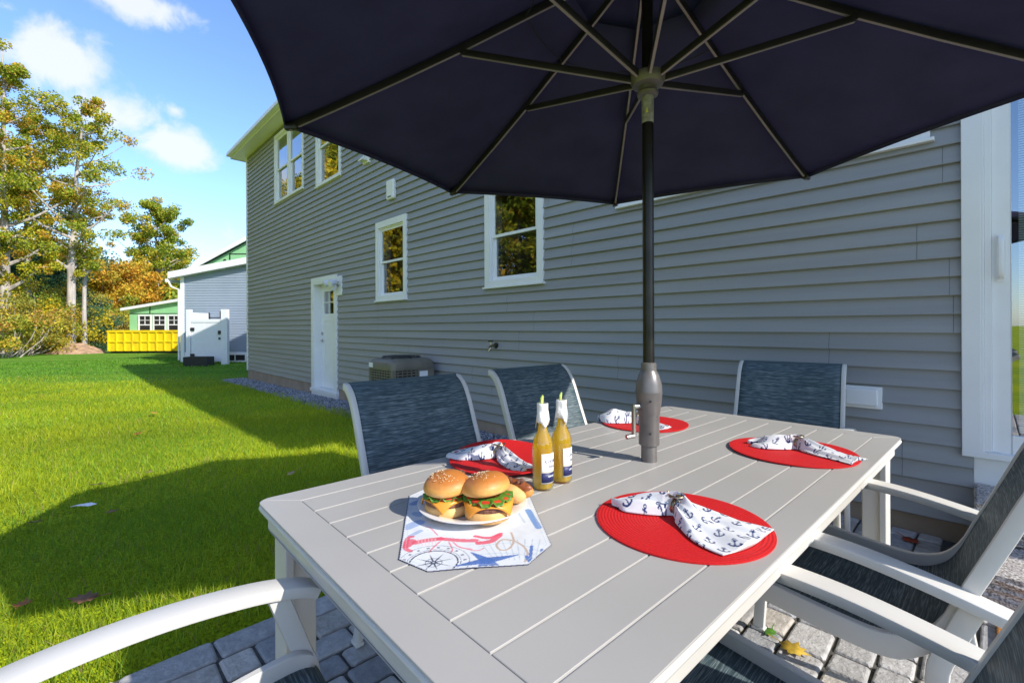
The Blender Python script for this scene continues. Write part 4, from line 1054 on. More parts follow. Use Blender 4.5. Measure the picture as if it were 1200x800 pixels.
def blob(prof, n, c, amp, seed, fn=None):
    rr = random.Random(seed); ph = [rr.uniform(0, 6) for _ in range(5)]
    mb = MB().lathe(prof, n, (0, 0, 0)); o = []
    for x, y, z in mb.v:
        a = math.atan2(y, x); k = 1+amp*(math.sin(2*a+ph[0])*.5+math.sin(3*a+ph[1])*.35+math.sin(5*a+ph[2])*.2)
        o.append((c[0]+x*k, c[1]+y*k, c[2]+z*(1+amp*.5*math.sin(a+ph[3]))))
    mb.v = o; return mb
def burger(loc, rz, label, seed, tilt=0):
    rr = random.Random(seed); t = thing('burger', label, 'burger', (loc[0], loc[1], loc[2]+.005), rz, 'cheeseburgers on the plate'); t.scale = (1.13, 1.13, 1.04)
    blob([(0, -.005), (.040, -.005), (.0465, -.001), (.049, .007), (.0485, .016), (.046, .021), (0, .021)], 40, (0, 0, 0), .03, seed).build('bottom_bun', M['crumb'], t, smooth=True, angle=70)
    blob([(0, .019), (.041, .019), (.0465, .022), (.048, .028), (.046, .035), (.0, .036)], 48, (0, 0, 0), .03, seed+1).build('patty', M['patty'], t, smooth=True, angle=70)
    # cheese slice draping over the patty
    n = 24; V = []; F = []; h = .0500+.0018*(seed % 3)
    for i in range(n+1):
        for j in range(n+1):
            x = (i/n*2-1)*h; y = (j/n*2-1)*h; d = math.hypot(x, y); dr = max(0, d-.049)
            f = 1-.28*min(1, dr/.026); V.append((x*f*1.04, y*f*1.04, .0375-dr*1.15+.001*math.sin(9*x/h)))
    for i in range(n):
        for j in range(n): F.append((i*(n+1)+j, (i+1)*(n+1)+j, (i+1)*(n+1)+j+1, i*(n+1)+j+1))
    ch = MB().add(V, F).build('cheese', M['cheese'], t, smooth=True, solid=.0028); ch.rotation_euler.z = R(38+rr.uniform(-12, 12))
    blob([(0, .0385), (.040, .0385), (.046, .040), (.046, .0445), (.042, .046), (0, .046)], 32, (0, 0, 0), .03, seed+4).build('tomato', M['tomato'], t, smooth=True, angle=60)
    # frilly lettuce
    na, nr = 90, 7; V = []; F = []
    for k in range(nr+1):
        for j in range(na):
            a = 2*PI*j/na; q = k/nr; rad = .024+.029*q*(1+.08*math.sin(3*a+seed))
            z = .0475+q**2*(.0045*math.sin(11*a+seed)+.003*math.sin(23*a))-.006*q**2
            V.append((rad*math.cos(a), rad*math.sin(a), z))
    for k in range(nr):
        for j in range(na): F.append((k*na+j, k*na+(j+1) % na, (k+1)*na+(j+1) % na, (k+1)*na+j))
    MB().add(V, F).build('lettuce', M['lettuce'], t, smooth=True, solid=.0008, angle=80)
    prof = [(0, .051), (.036, .0505), (.045, .052), (.0505, .058), (.0515, .066), (.049, .076), (.042, .087), (.031, .0945), (.016, .0985), (0, .0995)]
    prof = [(a_, .051+(b_-.051)*.88) for a_, b_ in prof]
    tb = blob(prof, 48, (0, 0, 0), .065, seed+7).build('top_bun', M['bun'], t, smooth=True, subd=1, angle=80)
    mb = MB()
    for k in range(110):
        a = rr.uniform(0, 2*PI); q = rr.random()**.6*.037
        pr = sorted([(p[0], p[1]) for p in prof[3:]]); z = np.interp(q, [p[0] for p in pr], [p[1] for p in pr])+.0006
        sl = -q/.05*.9; m_ = Matrix.Translation((q*math.cos(a), q*math.sin(a), z)) @ Matrix.Rotation(rr.uniform(0, 6), 4, 'Z')
        s1, s2, s3 = .0019, .0012, .0008
        vv = [(s1, 0, 0), (0, s2, 0), (-s1, 0, 0), (0, -s2, 0), (0, 0, s3), (0, 0, -s3)]
        mb.add([tuple(m_ @ Vector(p)) for p in vv], [(0, 1, 4), (1, 2, 4), (2, 3, 4), (3, 0, 4), (1, 0, 5), (2, 1, 5), (3, 2, 5), (0, 3, 5)])
    mb.build('sesame_seeds', M['seed'], tb)
    tb.rotation_euler = (R(tilt), R(rr.uniform(-3, 3)), 0)
    return t
pz = TZ_+.0035+.0075
b1_ = burger((-.158, 1.125, pz), R(10), 'cheeseburger on the left of the plate with a darker glossy bun', 3, 5)
b1_.scale = (1.12, 1.08, 1.0)
burger((-.058, 1.095, pz), R(60), 'cheeseburger on the right of the plate, in front of the hot dog', 9, -6)
def hotdog(loc, rz, label, seed, L_=.15):
    rr = random.Random(seed); t = thing('hot_dog', label, 'hot dog', loc, rz, 'hot dogs behind the burgers'); n = 20
    for sg in (-1, 1):
        path = [(L_/2*(k/n*2-1), sg*.020, .024+.0015*math.sin(k)) for k in range(n+1)]
        rs = [.0225*math.sqrt(max(.03, 1-abs(k/n*2-1)**3.2)) for k in range(n+1)]
        MB().tube(path, rs, 20).build('bun_half', M['crumb'] if sg < 0 else M['bun'], t, smooth=True, angle=70)
    path = [(L_*.54*(k/n*2-1), .001*math.sin(k*.8), .042+.002*math.cos(k*.5)) for k in range(n+1)]
    MB().tube(path, [.0125*math.sqrt(max(.05, 1-abs(k/n*2-1)**5)) for k in range(n+1)], 16).build('sausage', M['sausage'], t, smooth=True, angle=70)
    mb = MB()
    for k in range(46):
        x = rr.uniform(-.06, .06); y = rr.uniform(-.010, .010); s_ = rr.uniform(.002, .0045)
        mb.box(x-s_, x+s_, y-s_, y+s_, .051, .051+s_*1.3, 0, Matrix.Rotation(rr.uniform(-.1, .1), 4, 'Z'))
    mb.build('relish', M['patty'], t, bevel=.001)
    return t
hotdog((-.022, 1.192, pz+.008), R(-32), 'hot dog topped with browned relish behind the right burger', 2)
hotdog((-.155, 1.212, pz), R(70), 'hot dog lying end on behind the left burger', 5, .13)

def bottle(loc, rz, label, seed):
    t = thing('beer_bottle', label, 'bottle', loc, rz, 'beer bottles')
    prof = [(0, .002), (.026, .0), (.0295, .003), (.0302, .010), (.0302, .118), (.0295, .130), (.0265, .142), (.020, .155), (.0165, .163), (.0140, .175), (.0128, .200), (.0125, .222), (.0125, .232)]
    MB().lathe(prof+[(.0142, .233), (.0142, .242), (.0125, .244)], 48).build('glass', M['clear'], t, smooth=True, angle=50)
    ip = [(0, .006), (.026, .006), (.0283, .012), (.0283, .118), (.0277, .129), (.0247, .141), (.0182, .154), (.0146, .163), (.0122, .175), (.0110, .198), (0, .198)]
    MB().lathe(ip, 48).build('beer', M['beer'], t, smooth=True, angle=50)
    # paper label, wrapped round the front
    def wrap(a, z, r=.0306): return (r*math.cos(a), r*math.sin(a), z)
    def patch(a0, a1, z0, z1, r, nm, m_, par):
        V = []; n = 16
        for k in range(n+1):
            a = a0+(a1-a0)*k/n; V += [wrap(a, z0, r), wrap(a, z1, r)]
        return MB().add(V, [(2*k, 2*k+2, 2*k+3, 2*k+1) for k in range(n)]).build(nm, m_, par, smooth=True, solid=.0002, fix=False)
    lb = patch(-1.05, 1.05, .022, .105, .0306, 'label', M['labelpaper'], t)
    patch(-1.02, 1.02, .025, .052, .0309, 'navy_band', M['labelnavy'], lb)
    patch(-1.05, 1.05, .0535, .0550, .0309, 'gold_line', M['gold'], lb)
    def text(s_, size, z, m_, nm, shear=0.):
        cu = bpy.data.curves.new('lettering', 'FONT'); cu.body = s_; cu.size = size; cu.align_x = 'CENTER'; cu.shear = shear; cu.offset = .00018
        ob = bpy.data.objects.new('lettering', cu); col.objects.link(ob)
        dg = bpy.context.evaluated_depsgraph_get(); me = bpy.data.meshes.new_from_object(ob.evaluated_get(dg))
        bpy.data.objects.remove(ob)
        bm = bmesh.new(); bm.from_mesh(me); bmesh.ops.subdivide_edges(bm, edges=[e for e in bm.edges if e.calc_length() > .002], cuts=2, use_grid_fill=False)
        bmesh.ops.triangulate(bm, faces=bm.faces)
        for v in bm.verts:
            a = v.co.x/.0312; v.co = Vector(wrap(a, z+v.co.y, .0312))
        bm.to_mesh(me); bm.free(); me.materials.clear(); me.materials.append(m_)
        o = bpy.data.objects.new(nm, me); col.objects.link(o); o.parent = lb
    text('Corona', .0145, .080, M['labelnavy'], 'lettering', .2); text('Extra', .010, .066, M['labelnavy'], 'lettering', .2)
    text('CERVEZA', .006, .040, M['labelpaper'], 'lettering')
    # draped foil wrap round the neck, with points
    V = []; F = []; na = 48; lv_ = [(.0148, .243), (.0160, .238), (.0160, .226), (.0158, .21), (.0180, .192), (.0200, .172)]
    for k, (r_, z_) in enumerate(lv_):
        for j in range(na):
            a = 2*PI*j/na; q = k/(len(lv_)-1)
            V.append(((r_+.0016*q*math.sin(4*a+seed))*math.cos(a), (r_+.0016*q*math.sin(4*a+seed))*math.sin(a), z_+q*.022*abs(math.sin(1.5*a+seed))-.0+.004*q*math.sin(5*a)))
    F = [(k*na+j, k*na+(j+1) % na, (k+1)*na+(j+1) % na, (k+1)*na+j) for k in range(len(lv_)-1) for j in range(na)]
    MB().add(V, F).build('neck_wrap', M['paper'], t, smooth=True, solid=.0006, angle=70)
    lm = MB(); pts = [(.0, .0075*math.cos(a), .243+.018*math.sin(a)) for a in np.linspace(-.4, PI-.4+.8, 9)]
    lm.sweep([(-.003, 0, .240), (-.002, 0, .252), (.001, .001, .263)], [(-.0045, -.0035), (.0045, -.0035), (.0052, .0025), (-.0052, .0025)], side=(0, 1, 0), scales=[(1, 1), (1.0, 1), (.45, .5)])
    w_ = lm.build('lime_wedge', M['limeflesh'], t, bevel=.001)
    MB().sweep([(-.0045, 0, .246), (-.0035, 0, .256), (.0005, .001, .2655)], [(-.0048, -.001), (.0048, -.001), (.0048, .001), (-.0048, .001)], side=(0, 1, 0), scales=[(1, 1), (1, 1), (.6, 1)]).build('lime_rind', M['lime'], w_, bevel=.0005)
    return t
bottle((.086, 1.318, TZ_+.0006), R(-42), 'golden beer bottle with torn neck wrap, the left and nearer of the pair', 1)
bottle((.146, 1.378, TZ_+.0006), R(-28), 'golden beer bottle with torn neck wrap, the right and farther of the pair', 4)

# ------------------------------------------------------------------ loose leaves
def fallen(name, label, loc, rz, size, c, curl=.3, grp=None, tilt=0):
    pts = []; n = 14
    out = [(0, -.5), (.10, -.38), (.34, -.30), (.26, -.12), (.52, .02), (.26, .12), (.30, .34), (.12, .30), (0, .62)]
    full = out+[(-x, y) for x, y in out[1:-1]][::-1]
    V = [(0, 0, .06*size)]+[(x*size, y*size, curl*size*(x*x+y*y)+.004) for x, y in full]
    F = [(0, 1+i, 1+(i+1) % len(full)) for i in range(len(full))]
    mb = MB().add(V, F); mb.sweep([(0, -.45*size, .01), (0.04*size, -.85*size, .015)], [(-.0015, 0), (0, .0015), (.0015, 0), (0, -.0015)])
    o = mb.build(name, c, solid=.0008, smooth=True, angle=80); o.location = loc; o.rotation_euler = (R(tilt), 0, rz)
    tag(o, label, 'leaf', grp); return o
lc = {k: mat('dry_leaf_'+k, v, .6, var=.3, vs=40, trans=.2) for k, v in dict(orange=(.45, .15, .03), brown=(.24, .11, .05), yellow=(.55, .36, .04), tan=(.48, .34, .16), green=(.08, .22, .02), red=(.35, .05, .02)).items()}
def lg(x, y, z=-.04):   # ground point seen in direction
    Z = 542*(1.2-z)/(y-(383.3-.004*(x-600))); return ((x-600)/542*Z, Z)
def lz(p): return lawn_z((Vector((*p, 0))-O).dot(WS))
for x, y, c, s_, lab in [(98, 708, 'brown', .11, 'large curled brown leaf on the shaded grass, nearest the patio'), (25, 715, 'orange', .075, 'orange brown leaf on the grass at the far lower left'),
                         (113, 572, 'tan', .11, 'tan leaf on the sunlit grass, just beyond the shade line'), (341, 558, 'tan', .08, 'tan leaf on the shaded grass beside the table corner'),
                         (161, 511, 'orange', .09, 'orange leaf in the middle of the sunlit lawn'), (180, 486, 'yellow', .10, 'yellow leaf on the farther sunlit lawn'),
                         (40, 617, 'brown', .09, 'small brown leaf in the shade at the left edge of the lawn'), (174, 557, 'tan', .07, 'pale leaf on the sunlit lawn beside the shade line'),
                         (130, 604, 'brown', .08, 'dull brown leaf in the shade right of the white scrap'), (302, 440, 'tan', .10, 'tan leaf on the grass beside the gravel strip')]:
    p = lg(x, y, -.06); z = lz(p); p = lg(x, y, z+.03)
    fallen('fallen_leaf', lab, (p[0], p[1], z+.052), random.uniform(0, 6), s_, lc[c], random.uniform(.2, .7), 'leaves on the lawn', random.uniform(-15, 15))
p = lg(98, 593, -.02); sc_ = MB().add([(-.08, -.02, 0), (-.02, -.035, .012), (.05, -.02, .004), (.085, .005, .010), (.03, .02, .014), (-.05, .015, .003)], [(0, 1, 5), (1, 4, 5), (1, 2, 4), (2, 3, 4)]).build('plastic_scrap', M['pvc'], solid=.0015)
sc_.location = (p[0], p[1], lz(p)+.045); tag(sc_, 'torn white plastic scrap lying on the shaded grass', 'litter')
for x, y, c, s_, lab in [(928, 762, 'yellow', .10, 'yellow leaf on the sunlit pavers under the right chairs'), (900, 742, 'green', .06, 'green leaf on the pavers near the table edge'), (1066, 634, 'red', .09, 'reddish leaf on the dark pavers beside the foundation')]:
    p = lg(x, y, .0); fallen('fallen_leaf', lab, (p[0], p[1], .003), random.uniform(0, 6), s_, lc[c], .15)

# ------------------------------------------------------------------ background
NZ = -.19
nb_ = thing('neighbour_house', 'pale blue sided house with white trim and green sheathing in its gable, across the lawn', 'house', (-13.57, 19.0, NZ), R(0))
def nbp(name, mb, m_, **k): return mb.build(name, m_, nb_, **k)
# local: x right, y away ; front wall y=0 ; siding faces -y
mb = MB(); WX = 9.0
ztop = lambda x: 3.50+.185*x
st = .105; n = 56
for i in range(n):
    za = .42+i*st; x0 = max(.12, (za+st*.5-3.50)/.185)
    if x0 >= WX: break
    mb.add([(x0, -.003, za+st), (WX, -.003, za+st), (WX, -.018, za), (x0, -.018, za), (x0, 0, za), (WX, 0, za)], [(3, 2, 1, 0), (3, 2, 5, 4)])
nbp('siding', mb, M['blueside'], fix=False)
nbp('wall', MB().add([(0, 0, 0), (WX, 0, 0), (WX, 0, ztop(WX)), (0, 0, ztop(0)), (0, 9, 0), (WX, 9, 0), (WX, 9, ztop(WX)), (0, 9, ztop(0))], [(0, 1, 2, 3), (4, 5, 6, 7), (0, 3, 7, 4), (1, 2, 6, 5)]), M['green_wrap'])
nbp('foundation', MB().box(.02, WX, -.012, .3, -.2, .42), M['pvc'])
nbp('corner_board', MB().box(-.03, .12, -.035, .1, 0, 3.5), M['trim'])
# rake board following the low roof
def slanted(x0, x1, y0, y1, f, h): 
    v = [(x0, y0, f(x0)), (x1, y0, f(x1)), (x1, y1, f(x1)), (x0, y1, f(x0))]; v += [(x, y, z+h) for x, y, z in v]
    return MB().add(v, [(0, 1, 2, 3), (4, 5, 6, 7), (0, 1, 5, 4), (1, 2, 6, 5), (2, 3, 7, 6), (3, 0, 4, 7)])
nbp('rake_board', slanted(-.35, WX, -.30, -.26, lambda x: ztop(x)-.02, .26), M['trim'])
nbp('soffit', slanted(-.35, WX, -.26, .02, lambda x: ztop(x)-.015, .02), M['trim'])
nbp('porch_roof', slanted(-.35, WX, -.26, 9, lambda x: ztop(x)+.10, .12), M['shingle'])
nbp('gutter', MB().box(-.47, -.352, -.3, 9, 3.26, 3.40), M['trim'], bevel=.02)
nbp('downspout', MB().tube([(-.40, -.2, 3.3), (-.30, -.15, 3.08), (-.07, -.07, 2.98), (-.07, -.07, .1)], .035, 8), M['trim'])
f2 = lambda x: 3.95+.535*(x+.96)
gw = MB().add([(-.7, 2.0, 3.2), (WX, 2.0, 3.2), (WX, 2.0, f2(WX)), (-.7, 2.0, f2(-.7)), (-.7, 9, 3.2), (WX, 9, 3.2), (WX, 9, f2(WX)), (-.7, 9, f2(-.7))], [(0, 1, 2, 3), (4, 5, 6, 7), (0, 3, 7, 4), (1, 2, 6, 5)])
nbp('gable_wall', gw, M['green_wrap'])
nbp('gable_rake_board', slanted(-1.0, WX, 1.75, 1.8, lambda x: f2(x)-.02, .19), M['trim'])
nbp('upper_roof', slanted(-1.0, WX, 1.8, 9, lambda x: f2(x)+.04, .12), M['shingle'])
nbp('seam_tape', MB().box(-.3, 1.0, 1.985, 1.999, 4.18, 4.22).box(.2, .25, 1.985, 1.999, 3.9, 4.18).box(.75, .80, 1.985, 1.999, 4.2, 4.78).box(.80, 6, 1.985, 1.999, 4.74, 4.78).box(.5, .6, 1.97, 1.999, 4.46, 4.52), M['seamtape'])
bw2 = nbp('basement_window', MB().box(1.72, 1.80, -.05, -.012, .02, .36).box(2.62, 2.70, -.05, -.012, .02, .36).box(1.8, 2.62, -.05, -.012, .30, .36).box(1.8, 2.62, -.05, -.012, .02, .07).box(2.19, 2.23, -.045, -.012, .07, .30), M['trim'])
MB().box(1.8, 2.62, -.03, -.014, .07, .30).build('pane', M['dark'], bw2)
# low green wing behind
gx = -9.25
nbp('wing_wall', MB().add([(gx, 8.6, 0), (0, 8.6, 0), (0, 8.6, 4.03), (gx, 8.6, 2.55), (gx, 14, 0), (0, 14, 0), (0, 14, 4.03), (gx, 14, 2.55)], [(0, 1, 2, 3), (4, 5, 6, 7), (0, 3, 7, 4), (1, 2, 6, 5)]), M['green_wrap'])
nbp('wing_rake_board', slanted(gx-.35, .1, 8.35, 8.55, lambda x: 2.50+.16*(x-gx), .16), M['trim'])
for k in range(3):
    x0 = gx+.55+k*.87
    w_ = nbp('window', MB().box(x0, x0+.07, 8.54, 8.6, 1.0, 2.22).box(x0+.71, x0+.78, 8.54, 8.6, 1.0, 2.22).box(x0+.07, x0+.71, 8.54, 8.6, 2.13, 2.22).box(x0+.07, x0+.71, 8.54, 8.6, 1.0, 1.08)
               .box(x0+.07, x0+.71, 8.55, 8.6, 1.58, 1.64).box(x0+.375, x0+.405, 8.56, 8.6, 1.64, 2.13).box(x0+.07, x0+.71, 8.56, 8.6, 1.87, 1.90), M['trim'])
    MB().box(x0+.07, x0+.71, 8.585, 8.597, 1.08, 2.13).build('pane', M['dark'], w_)
nbp('wing_tape', MB().box(gx, 0, 8.58, 8.598, 2.26, 2.30).box(gx+1.2, gx+1.25, 8.58, 8.598, 2.3, 2.72), M['seamtape'])

# outdoor shower gate
en = thing('shower_enclosure', 'white vinyl outdoor shower enclosure with black hinges against the pale blue house', 'enclosure', (-12.5, 17.75, NZ), 0)
MB().box(-.02, .14, 0, .16, 0, 2.12).build('post', M['pvc'], en, bevel=.01); MB().box(1.32, 1.56, 0, .16, 0, 2.12).build('post', M['pvc'], en, bevel=.01)
mb = MB().box(.16, 1.30, .04, .09, .12, 1.62).box(.16, 1.30, .02, .11, 1.62, 1.74).box(.16, 1.30, .02, .11, .12, .24).box(.62, .66, .035, .05, .24, 1.62)
dr_ = mb.build('gate', M['pvc'], en, bevel=.004)
MB().box(.14, .30, .0, .018, 1.30, 1.42).box(.14, .30, .0, .018, .30, .42).build('hinge', M['black'], dr_)
MB().box(1.22, 1.32, -.02, .018, 1.16, 1.30).box(1.24, 1.30, -.02, .018, .96, 1.04).build('latch', M['black'], dr_)
MB().box(.0, .12, .16, 1.2, 0, 2.0).build('side_panel', M['pvc'], en)
MB().tube([(.75, .2, 1.8), (1.2, .2, 1.8)], .02, 8).tube([(.75, .2, 1.72), (.75, .2, 2.0)], .025, 8).tube([(1.25, .1, 1.8), (1.25, .1, 2.05)], .025, 8).build('shower_pipe', M['black'], en)
tr_ = thing('planter_trough', 'dark plastic trough on the grass in front of the white enclosure', 'trough', (-11.65, 17.2, NZ), 0)
mb = MB(); mb.box(-.42, .42, -.2, .2, .0, .03); 
for a in ((-.42, .42, -.22, -.19), (-.42, .42, .19, .22), (-.44, -.40, -.22, .22), (.40, .44, -.22, .22)): mb.box(*a, .0, .34)
mb.build('tub', M['black'], tr_, bevel=.02); MB().box(-.40, .40, -.19, .19, .28, .30).build('soil', M['joint'], tr_)

# yellow skip
dk = thing('dumpster', 'long yellow roll off dumpster parked at the edge of the lawn', 'dumpster', (-19.9, 26.2, NZ), 0)
L_ = 3.0; Hh = 1.28; Wd = 2.2
mb = MB()
mb.box(-L_, L_, 0, .05, .12, Hh).box(-L_, L_, Wd-.05, Wd, .12, Hh).box(-L_, -L_+.05, .05, Wd-.05, .12, Hh).box(L_-.05, L_, .05, Wd-.05, .12, Hh).box(-L_, L_, .05, Wd-.05, .12, .17)
mb.build('bin', M['yellowsteel'], dk)
mb = MB().box(-L_-.04, L_+.04, -.06, .0, Hh-.10, Hh+.02).box(-L_-.04, L_+.04, Wd, Wd+.06, Hh-.10, Hh+.02).box(-L_-.06, -L_, -.06, Wd+.06, Hh-.10, Hh+.02).box(L_, L_+.06, -.06, Wd+.06, Hh-.10, Hh+.02).box(-L_, L_, -.05, 0, .62, .68)
mb.build('rim', M['yellowsteel'], dk, bevel=.01)
mb = MB()
for k in range(14): x = -L_+.02+k*(2*L_-.1)/13; mb.box(x, x+.07, -.055, 0, .14, Hh-.10)
mb.build('side_post', M['yellowsteel'], dk)
MB().box(-L_+.1, L_-.1, .1, .25, 0, .14).box(-L_+.1, L_-.1, Wd-.25, Wd-.1, 0, .14).build('skid_rail', M['black'], dk)

# soil heap
mb = MB(); V = []; n = 40
for i in range(n+1):
    for j in range(n+1):
        x, y = (i/n*2-1)*2.0, (j/n*2-1)*1.5; r_ = math.hypot(x/2.0, y/1.5)
        V.append((x, y, .95*max(0, 1-r_**1.4)+.13*math.sin(x*4+y*3)*math.sin(y*5-x*2)*max(0, 1-r_)+random.uniform(-.035, .035)*(r_ < 1)-.02))
mb.add(V, [(i*(n+1)+j, (i+1)*(n+1)+j, (i+1)*(n+1)+j+1, i*(n+1)+j+1) for i in range(n) for j in range(n)])
o = mb.build('soil_heap', M['dirt'], smooth=True, angle=80); o.location = (-24.9, 26.5, NZ); o.scale = (.75, .75, .62); tag(o, 'low tan heap of soil between the big tree and the yellow dumpster', 'soil heap')

# ------------------------------------------------------------------ trees
PAL = dict(
    mix=[((.30, .36, .03), .38), ((.50, .46, .03), .32), ((.60, .36, .04), .20), ((.18, .22, .03), .10)],
    green=[((.22, .30, .03), .42), ((.36, .38, .03), .35), ((.54, .42, .04), .23)],
    yellow=[((.66, .48, .02), .5), ((.48, .42, .03), .3), ((.30, .33, .03), .2)],
    orange=[((.66, .34, .04), .4), ((.66, .48, .05), .4), ((.44, .34, .05), .2)],
    olive=[((.30, .30, .05), .4), ((.46, .38, .05), .35), ((.58, .38, .05), .25)],
    pine=[((.06, .14, .08), .6), ((.10, .19, .08), .4)],
    scrub=[((.40, .39, .05), .30), ((.58, .46, .05), .30), ((.26, .34, .04), .25), ((.55, .30, .07), .15)])
def leaves(cent, rad, cnt, size, pal, rg, squash=.8):
    """cent (k,3) clump centres"""
    k = len(cent); n = k*cnt
    c = np.repeat(cent, cnt, 0); rr = np.repeat(rad, cnt)
    d = rg.normal(size=(n, 3)); d /= np.linalg.norm(d, axis=1)[:, None]
    rd = rg.random(n)**.45
    P = c+d*(rr*rd)[:, None]*np.array([1, 1, squash])
    a = rg.normal(size=(n, 3)); a /= np.linalg.norm(a, axis=1)[:, None]
    b = np.cross(a, rg.normal(size=(n, 3))); b /= np.linalg.norm(b, axis=1)[:, None]
    s = size*rg.uniform(.55, 1.3, n)[:, None]
    V = np.stack([P-a*s*.5, P+b*s*.32, P+a*s*.5, P-b*s*.32], 1).reshape(-1, 3)
    F = np.arange(n*4).reshape(-1, 4)
    cols = np.array([p[0] for p in pal]); w = np.array([p[1] for p in pal])
    ci = rg.choice(len(pal), k, p=w/w.sum()); li = rg.choice(len(pal), n, p=w/w.sum())
    base = np.where((rg.random(n) < .62)[:, None], cols[np.repeat(ci, cnt)], cols[li])*rg.uniform(.7, 1.3, (n, 1))
    return V, F, np.repeat(base, 4, 0)
def tree(name, label, cat, x, y, h, r, pal, trunk=.22, base=.3, nl=16, cnt=150, leaf=.24, seed=1, clr=(.55, 1.0), grp=None, lean=(0, 0), narrow=.75, z=NZ, sparse=1.0, crad=1.0):
    rg = np.random.default_rng(seed); rr = random.Random(seed)
    t = thing(name, label, cat, (x, y, z), 0, grp)
    mb = MB()
    tr = []
    for k in range(9):
        q = k/8; tr.append(Vector((lean[0]*q*q+rr.uniform(-.1, .1)*q*r*.4, lean[1]*q*q+rr.uniform(-.1, .1)*q*r*.4, h*.94*q)))
    tp = bez(tr, 3); mb.tube(tp, [trunk*(1.15-.05 if i == 0 else 1)*(1-.88*i/(len(tp)-1)) for i in range(len(tp))], 9)
    C = []; Rr = []
    for k in range(nl):
        q = base+(1-base)*(k+.5)/nl*.96; i = min(int(q*(len(tp)-1)), len(tp)-1); p = tp[i]
        env = math.sin(PI*min(1, max(.08, (q-base)/(1-base)))**.8)**.6 if q < .99 else .2
        ln = r*max(.28, env)*rr.uniform(.65, 1.15); a = k*2.4+rr.uniform(-.5, .5); up = rr.uniform(.35, .9)
        e = p+Vector((math.cos(a)*ln, math.sin(a)*ln, ln*up)); m_ = p.lerp(e, .5)+Vector((0, 0, -ln*.07))
        path = bez([p, m_, e], 3); r0 = trunk*(1-q)*.55+.02
        mb.tube(path, [r0*(1-.8*j/(len(path)-1)) for j in range(len(path))], 6)
        for jj, tt in enumerate((.42, .7, 1.0)):
            b = path[int(tt*(len(path)-1))]
            for _ in range(2 if tt < 1 else 2):
                if rr.random() > sparse: continue
                o = Vector((rr.uniform(-1, 1), rr.uniform(-1, 1), rr.uniform(-.3, .8)))*ln*.32
                C.append(b+o); Rr.append(crad*rr.uniform(*clr)*(.55+.12*ln))
                if rr.random() < .5: mb.tube([b, b+o*.9], [r0*.25, .008], 5)
    C.append(tp[-1]+Vector((0, 0, .2))); Rr.append(.6*crad)
    mb.build('trunk', M['bark'], t, smooth=True, fix=False)
    V, F, Cc = leaves(np.array([tuple(c) for c in C]), np.array(Rr), cnt, leaf, PAL[pal], rg)
    np_mesh('crown', V, F, Cc, M['leaf'], t)
    return t
def tx(px, Z): return (px-600)/542*Z
big = 'tall trees at the wood edge'
tree('maple_tree', 'tall yellow green tree cut by the left edge of the photo', 'tree', tx(6, 25), 25, 17.6, 2.4, 'mix', trunk=.26, base=.22, nl=30, cnt=210, leaf=.13, seed=21, crad=.72, grp=big, sparse=.9)
tree('maple_tree', 'green and yellow tree rising behind the one at the left edge', 'tree', tx(32, 30), 30, 15.8, 2.5, 'mix', trunk=.24, base=.35, nl=20, cnt=150, leaf=.15, seed=37, crad=.72, grp=big, sparse=.85)
tree('maple_tree', 'tallest pale trunked tree with a thin green and orange crown beside the soil heap', 'tree', tx(82, 27.5), 27.5, 15.6, 2.8, 'mix', trunk=.26, base=.30, nl=30, cnt=170, leaf=.14, seed=5, grp=big, lean=(.9, 0), sparse=.75, crad=.74)
tree('maple_tree', 'slender trunk standing just right of the tallest pale trunk', 'tree', tx(99, 28.5), 28.5, 11.5, 1.9, 'olive', trunk=.15, base=.45, nl=14, cnt=90, leaf=.14, seed=8, grp=big, sparse=.5, crad=.7)
tree('maple_tree', 'lone slim tree with an airy green gold crown behind the low green wing', 'tree', tx(184, 46), 46, 14.8, 3.0, 'green', trunk=.26, base=.16, nl=32, cnt=200, leaf=.21, seed=14, grp=big, sparse=.95, crad=.95)
tree('maple_tree', 'golden orange tree behind the yellow dumpster', 'tree', tx(150, 42), 42, 7.4, 2.2, 'orange', trunk=.18, base=.2, nl=16, cnt=220, leaf=.2, seed=15, grp=big)
bk = 'autumn trees behind the lawn'
specs = [(12, 36, 9, 3.2, 'green'), (30, 39, 8.2, 3.2, 'orange'), (48, 35, 7.2, 3.0, 'pine'), (62, 40, 7.8, 3.3, 'orange'), (78, 38, 7.4, 3.1, 'yellow'), (100, 42, 8.0, 3.4, 'olive'), (118, 40, 6.6, 3.0, 'orange'), (134, 46, 7.4, 3.4, 'yellow'), (165, 52, 8.2, 3.8, 'orange'), (205, 54, 9.6, 3.6, 'green')]
names = ['mid green', 'orange', 'dark blue green', 'rusty orange', 'yellow', 'olive brown', 'bright orange', 'gold', 'copper', 'yellow green']
spots_ = ['at the far left', 'right of the far left pair', 'left of the tallest trunk', 'just left of the tallest trunk', 'straight behind the tallest trunk', 'right of the tallest trunk', 'above the soil heap', 'left of the dumpster trees', 'behind the dumpster', 'above the low green wing']
for i, (px, Z, h, r, pal) in enumerate(specs):
    tree('tree', names[i]+' bushy autumn tree '+spots_[i], 'tree', tx(px, Z), Z, h, r, pal, trunk=.16, base=.12, nl=15, cnt=260, leaf=.20, seed=50+i, grp=bk, crad=1.35)
sh = 'shrubs at the wood edge'
